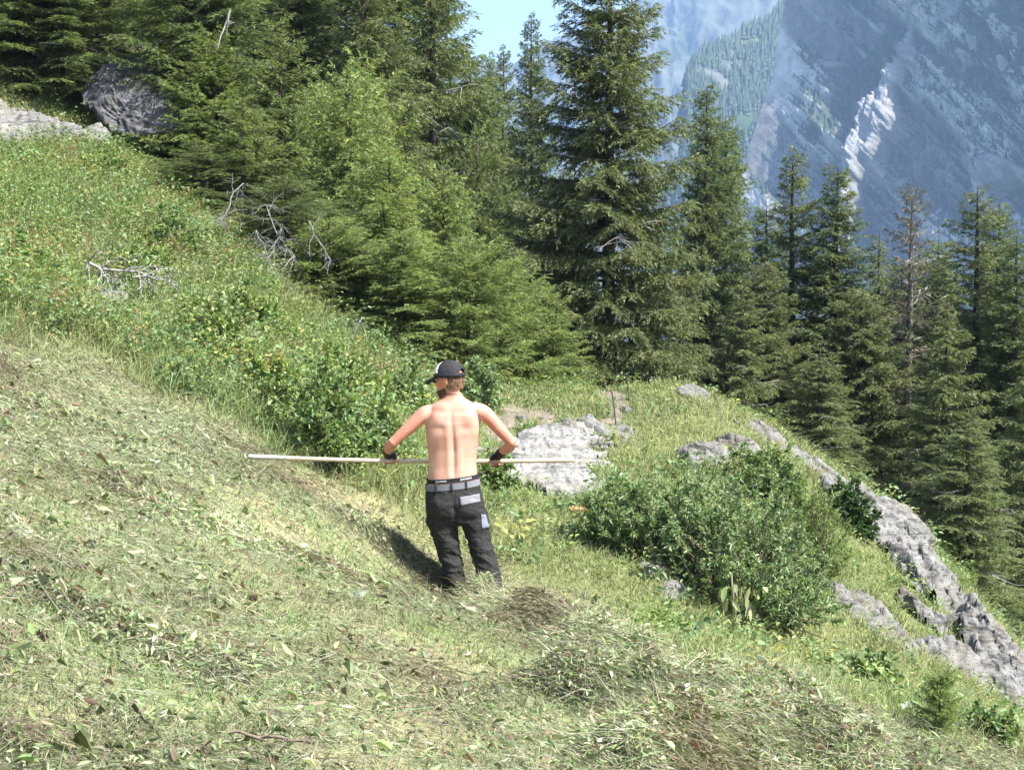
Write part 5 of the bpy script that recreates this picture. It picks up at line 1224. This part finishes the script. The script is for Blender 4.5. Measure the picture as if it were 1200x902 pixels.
# --- trousers
def lrow(py, l, r, ry, cy=0.): return trow(py, l, r, ry, cy)
hips = [trow(566, 499.5, 561.5, .120, 0, .11), trow(574, 498.5, 563.5, .126, 0, .08), trow(586, 498.5, 566.5, .132, -.012, .04), trow(598, 499.5, 569, .130, -.014), trow(608, 501, 570, .116, -.008), trow(614, 503, 571, .09)]
Ll = [lrow(596, 500, 536, .112), lrow(610, 500.5, 536, .100), lrow(626, 505.5, 536.5, .090), lrow(640, 511.5, 538, .082), lrow(656, 516, 540.5, .077), lrow(672, 519.5, 543.5, .076), lrow(686, 524, 546.5, .074), lrow(697, 526, 548, .072)]
Lr = [lrow(596, 536, 570, .112), lrow(610, 539, 572, .100), lrow(626, 545, 574, .090), lrow(640, 550, 577, .082, -.01), lrow(656, 554.5, 581.5, .080, -.015), lrow(672, 559.5, 585.5, .077, -.02), lrow(686, 563, 588.5, .076, -.025), lrow(699, 565, 590.5, .074, -.03)]
tr = fuse('trousers', [ring_loft(hips, 40), ring_loft(Ll, 30), ring_loft(Lr, 30)], .008, 3, M_cloth)
V = getV(tr); Nn = getN(tr)
fold = fbm(np.stack([V[:, 0] * 7, V[:, 1] * 7, V[:, 2] * 16 + V[:, 0] * 6], 1), 4, .55, True); fold2 = fbm(V * 22, 3)
lower = smooth(X(0, 612)[2], X(0, 650)[2], V[:, 2])
def g2(px, py, sx, sy): c = X(px, py); return np.exp(-((V[:, 0] - c[0]) / (sx * S0)) ** 2 - ((V[:, 2] - c[2]) / (sy * S0)) ** 2)
bk = smooth(0, .5, -Nn[:, 1])
V = V + Nn * ((.008 + .014 * lower) * (fold - .2) + .004 * fold2 + bk * (-.018 * g2(534, 598, 3.5, 14) + .014 * g2(517, 592, 10, 9) + .014 * g2(552, 591, 10, 9) - .010 * g2(517, 606, 12, 3) - .010 * g2(553, 606, 12, 3)) + .012 * g2(501, 611, 4, 7) * smooth(0, .5, -Nn[:, 0]) + .010 * g2(572, 611, 4, 9))[:, None]
setV(tr, V); tro = mesh_obj('trousers', tr, man)
bvh = BVHTree.FromPolygons([tuple(q) for q in V], [tuple(p.vertices) for p in tr.polygons])
def patch(name, corners, mat, parent, thick=.006, nu=12, nv=8, bvh_=None, lift=.003):
    """cloth patch laid on the trousers: corners tl,tr,br,bl in photo pixels"""
    tl, tr_, br, bl = [np.array(q, float) for q in corners]; eye = Vector(tuple(-ROOT)); W = []
    for i in range(nv):
        for j in range(nu):
            u = j / (nu - 1); v = i / (nv - 1); q = tl * (1 - u) * (1 - v) + tr_ * u * (1 - v) + br * u * v + bl * (1 - u) * v
            dr = Vector(tuple(P(q[0], q[1], D0))).normalized(); h = (bvh_ or bvh).ray_cast(eye, dr)
            p = h[0] + h[1] * lift if h[0] is not None else Vector(tuple(X(q[0], q[1], 0)))
            W.append(p)
    F = [(i * nu + j, i * nu + j + 1, (i + 1) * nu + j + 1, (i + 1) * nu + j) for i in range(nv - 1) for j in range(nu - 1)]
    me = bpy.data.meshes.new(name); me.from_pydata([tuple(q) for q in W], [], F); me.update(); me.materials.append(mat); me.polygons.foreach_set('use_smooth', np.ones(len(me.polygons), bool))
    o = mesh_obj(name, me, parent); md = o.modifiers.new('t', 'SOLIDIFY'); md.thickness = thick; md.offset = 0; return o
patch('pocket_flap', [(538.5, 582.5), (561.5, 578.5), (562.5, 587.5), (540, 592.5)], M_grey, tro)
patch('cargo_pocket', [(563.5, 602.5), (568.5, 602.5), (573, 618), (564.5, 619.5)], simple_mat('blue_grey_cloth', (.16, .175, .22), .8, .12, 80, .2, .2), tro)
patch('cargo_pocket', [(500.5, 606), (508, 607.5), (507.5, 614), (500.5, 613)], M_black, tro)
for k_, (a_, b_) in enumerate([((534, 575), (533.2, 603)), ((512, 576), (501, 596)), ((553, 593), (566, 588)), ((518, 640), (536, 643)), ((552, 640), (573, 637))]):
    a_ = np.array(a_); b_ = np.array(b_); nrm_ = np.array([-(b_ - a_)[1], (b_ - a_)[0]]); nrm_ = nrm_ / np.linalg.norm(nrm_) * .45
    patch('seam', [a_ + nrm_, b_ + nrm_, b_ - nrm_, a_ - nrm_], M_black, tro, .003, 14, 2, lift=.001)
# belt, loops and the waistband showing above it
def band(name, py, dl, r_add, h, mat, parent, tilt):
    # px extents follow the waist; the ring tilts with the pelvis
    c = X(530.3, py); U = norm(np.array([1., 0, tilt])); rr = (59.5 / 2 * S0 + r_add, .108 + r_add); rings = []
    up = np.cross(U, EY); up = up * np.sign(up[2]); a = np.linspace(0, 2 * np.pi, 48, endpoint=False); Vv = []
    for z_, o_ in ((-h, 0), (-h, .004), (h, .004), (h, 0)): Vv.append(c + up * z_ + np.outer(np.cos(a) * (rr[0] + o_), U) + np.outer(np.sin(a) * (rr[1] + o_), EY))
    Vv = np.concatenate(Vv); F = [(i * 48 + j, i * 48 + (j + 1) % 48, ((i + 1) % 4) * 48 + (j + 1) % 48, ((i + 1) % 4) * 48 + j) for i in range(4) for j in range(48)]
    me = bpy.data.meshes.new(name); me.from_pydata([tuple(q) for q in Vv], [], F); me.update(); me.materials.append(mat); bm = bmesh.new(); bm.from_mesh(me); bmesh.ops.recalc_face_normals(bm, faces=bm.faces); bm.to_mesh(me); bm.free()
    return mesh_obj(name, me, parent), c, U, up, rr
wb, c_, U_, up_, rr_ = band('waistband', 560.3, 0, .004, .016, M_black, man, .11)
bl, cb, Ub, upb, rb = band('belt', 567.4, 0, .016, .0225, M_grey, man, .11)
for px_ in (511, 530.5, 547.5):
    x_ = (px_ - 530.3) * S0; s_ = x_ / (rb[0] + .006); y_ = -(rb[1] + .009) * math.sqrt(max(0, 1 - s_ * s_)); q = cb + Ub * x_ + EY * y_
    T = norm(Ub * 1 + EY * (x_ / max(.03, -y_)) * (rb[1] / rb[0]) ** 2); bm = bmesh.new(); bmesh.ops.create_cube(bm, size=1); me = bpy.data.meshes.new('belt_loop')
    n_ = np.cross(T, upb)
    for v in bm.verts: v.co = Vector(tuple(q + T * v.co[0] * .011 + n_ * v.co[1] * .008 + upb * v.co[2] * .058))
    bmesh.ops.recalc_face_normals(bm, faces=bm.faces); bm.to_mesh(me); bm.free(); me.materials.append(M_cloth); mesh_obj('belt_loop', me, bl)
for px_, w_ in ((517.5, 15), (547, 15)):   # pale lettering woven into the waistband (too small in the photo to be sharp)
    cu = bpy.data.curves.new('lettering', 'FONT'); cu.body = 'JEANSIN'; cu.size = .020; cu.align_x = 'CENTER'; cu.align_y = 'CENTER'; cu.extrude = .0006
    tmp = bpy.data.objects.new('lettering_src', cu); C.objects.link(tmp); me = bpy.data.meshes.new_from_object(tmp.evaluated_get(bpy.context.evaluated_depsgraph_get())); bpy.data.objects.remove(tmp)
    v = getV(me); x_ = (px_ - 530.3) * S0 + v[:, 0] * 1.15; s_ = np.clip(x_ / (rr_[0] + .004), -1, 1); y_ = -(rr_[1] + .0058) * np.sqrt(1 - s_ * s_) - v[:, 2]
    setV(me, c_ + np.outer(x_, U_) + np.outer(y_, EY) + np.outer(v[:, 1], up_)); me.name = 'lettering'; me.materials.clear(); me.materials.append(M_white); mesh_obj('lettering', me, wb)
# --- fingerless gloves with knitted cuffs
for side, pc, wr, el, palm in HANDS:
    ax = norm(el - wr); pcs = [limb([wr + ax * .075, wr + ax * .03, wr], [.037, .036, .0335], 10, 18),
        limb([wr, wr * .5 + palm * .5, palm, pc + np.array([0, .010, .040])], [.0335, .0365, .042, .031], 14, 18, .68, ref=(0., .7, 1.))]
    for ox in (-.036, -.012, .012, .036): pcs.append(limb([pc + [ox * .85, -.012, .037], pc + [ox, .023, .036], pc + [ox, .042, .008]], [.0145, .0145, .0130], 8, 10))
    xi = -side * .046; pcs.append(limb([pc + [xi * .6, -.050, .040], pc + [xi, -.048, .014]], [.0185, .0165], 6, 10))
    mesh_obj('glove', fuse('glove', pcs, .005, 2, M_black), man)
# --- boots, mostly sunk in the hay
for (px_, py_, dy_) in ((537.5, 702, 0.), (578, 704, -.03)):
    c = X(px_, py_, dy_); c[2] = float(H((c + ROOT)[0], (c + ROOT)[1])) - ROOT[2]
    b = fuse('boot', [limb([c + [0, -.05, .06], c + [0, .04, .055], c + [-.01, .14, .045], c + [-.015, .20, .04]], [.048, .050, .048, .036], 16, 16), limb([c + [0, -.02, .05], c + [0, -.02, .16]], [.05, .052], 8, 16)], .009, 2, simple_mat('boot_leather', (.06, .035, .03), .6, .3, 30, .2, .3))
    mesh_obj('boot', b, man)
# ------------------------------------------------------------------ camera, light, air
cam = bpy.data.cameras.new('camera'); co = link(bpy.data.objects.new('camera', cam))
cam.sensor_fit = 'HORIZONTAL'; cam.sensor_width = 36; cam.lens = 36 * FOC / 1200
cam.clip_start = .1; cam.clip_end = 12000
co.location = (0, 0, 0); co.rotation_euler = (R(90) - PITCH, 0, 0)
SC.camera = co

SUN_EL, SUN_AZ = R(53), R(121)
Sd = Vector((math.sin(SUN_AZ) * math.cos(SUN_EL), math.cos(SUN_AZ) * math.cos(SUN_EL), math.sin(SUN_EL)))
sl = bpy.data.lights.new('sun', 'SUN'); so = link(bpy.data.objects.new('sun', sl))
sl.energy = 4.5; sl.angle = R(.5); sl.color = (1, .97, .925)
so.rotation_euler = Sd.to_track_quat('Z', 'Y').to_euler(); so.location = (20, -20, 40)
w = bpy.data.worlds.new('World'); SC.world = w; w.use_nodes = True
nt = w.node_tree; nt.nodes.clear()
wo = nt.nodes.new('ShaderNodeOutputWorld'); bg = nt.nodes.new('ShaderNodeBackground'); sk = nt.nodes.new('ShaderNodeTexSky')
sk.sky_type = 'NISHITA'; sk.sun_disc = False; sk.sun_elevation = SUN_EL; sk.sun_rotation = SUN_AZ; sk.altitude = 1500; sk.air_density = 1.; sk.dust_density = 5.
bg.inputs[1].default_value = .09
nt.links.new(sk.outputs[0], bg.inputs[0]); nt.links.new(bg.outputs[0], wo.inputs[0])
SC.view_settings.view_transform = 'Standard'; SC.view_settings.look = 'None'; SC.view_settings.gamma = 1
SC.view_settings.exposure = 2.02
SC.render.engine = 'CYCLES'
cy = SC.cycles; cy.max_bounces = 6; cy.diffuse_bounces = 3; cy.glossy_bounces = 2; cy.transmission_bounces = 4; cy.volume_bounces = 0; cy.transparent_max_bounces = 8
cy.use_denoising = True; cy.denoiser = 'OPENIMAGEDENOISE'; cy.denoising_prefilter = 'ACCURATE'
cy.use_adaptive_sampling = True; cy.adaptive_threshold = .01; cy.sample_clamp_indirect = 8
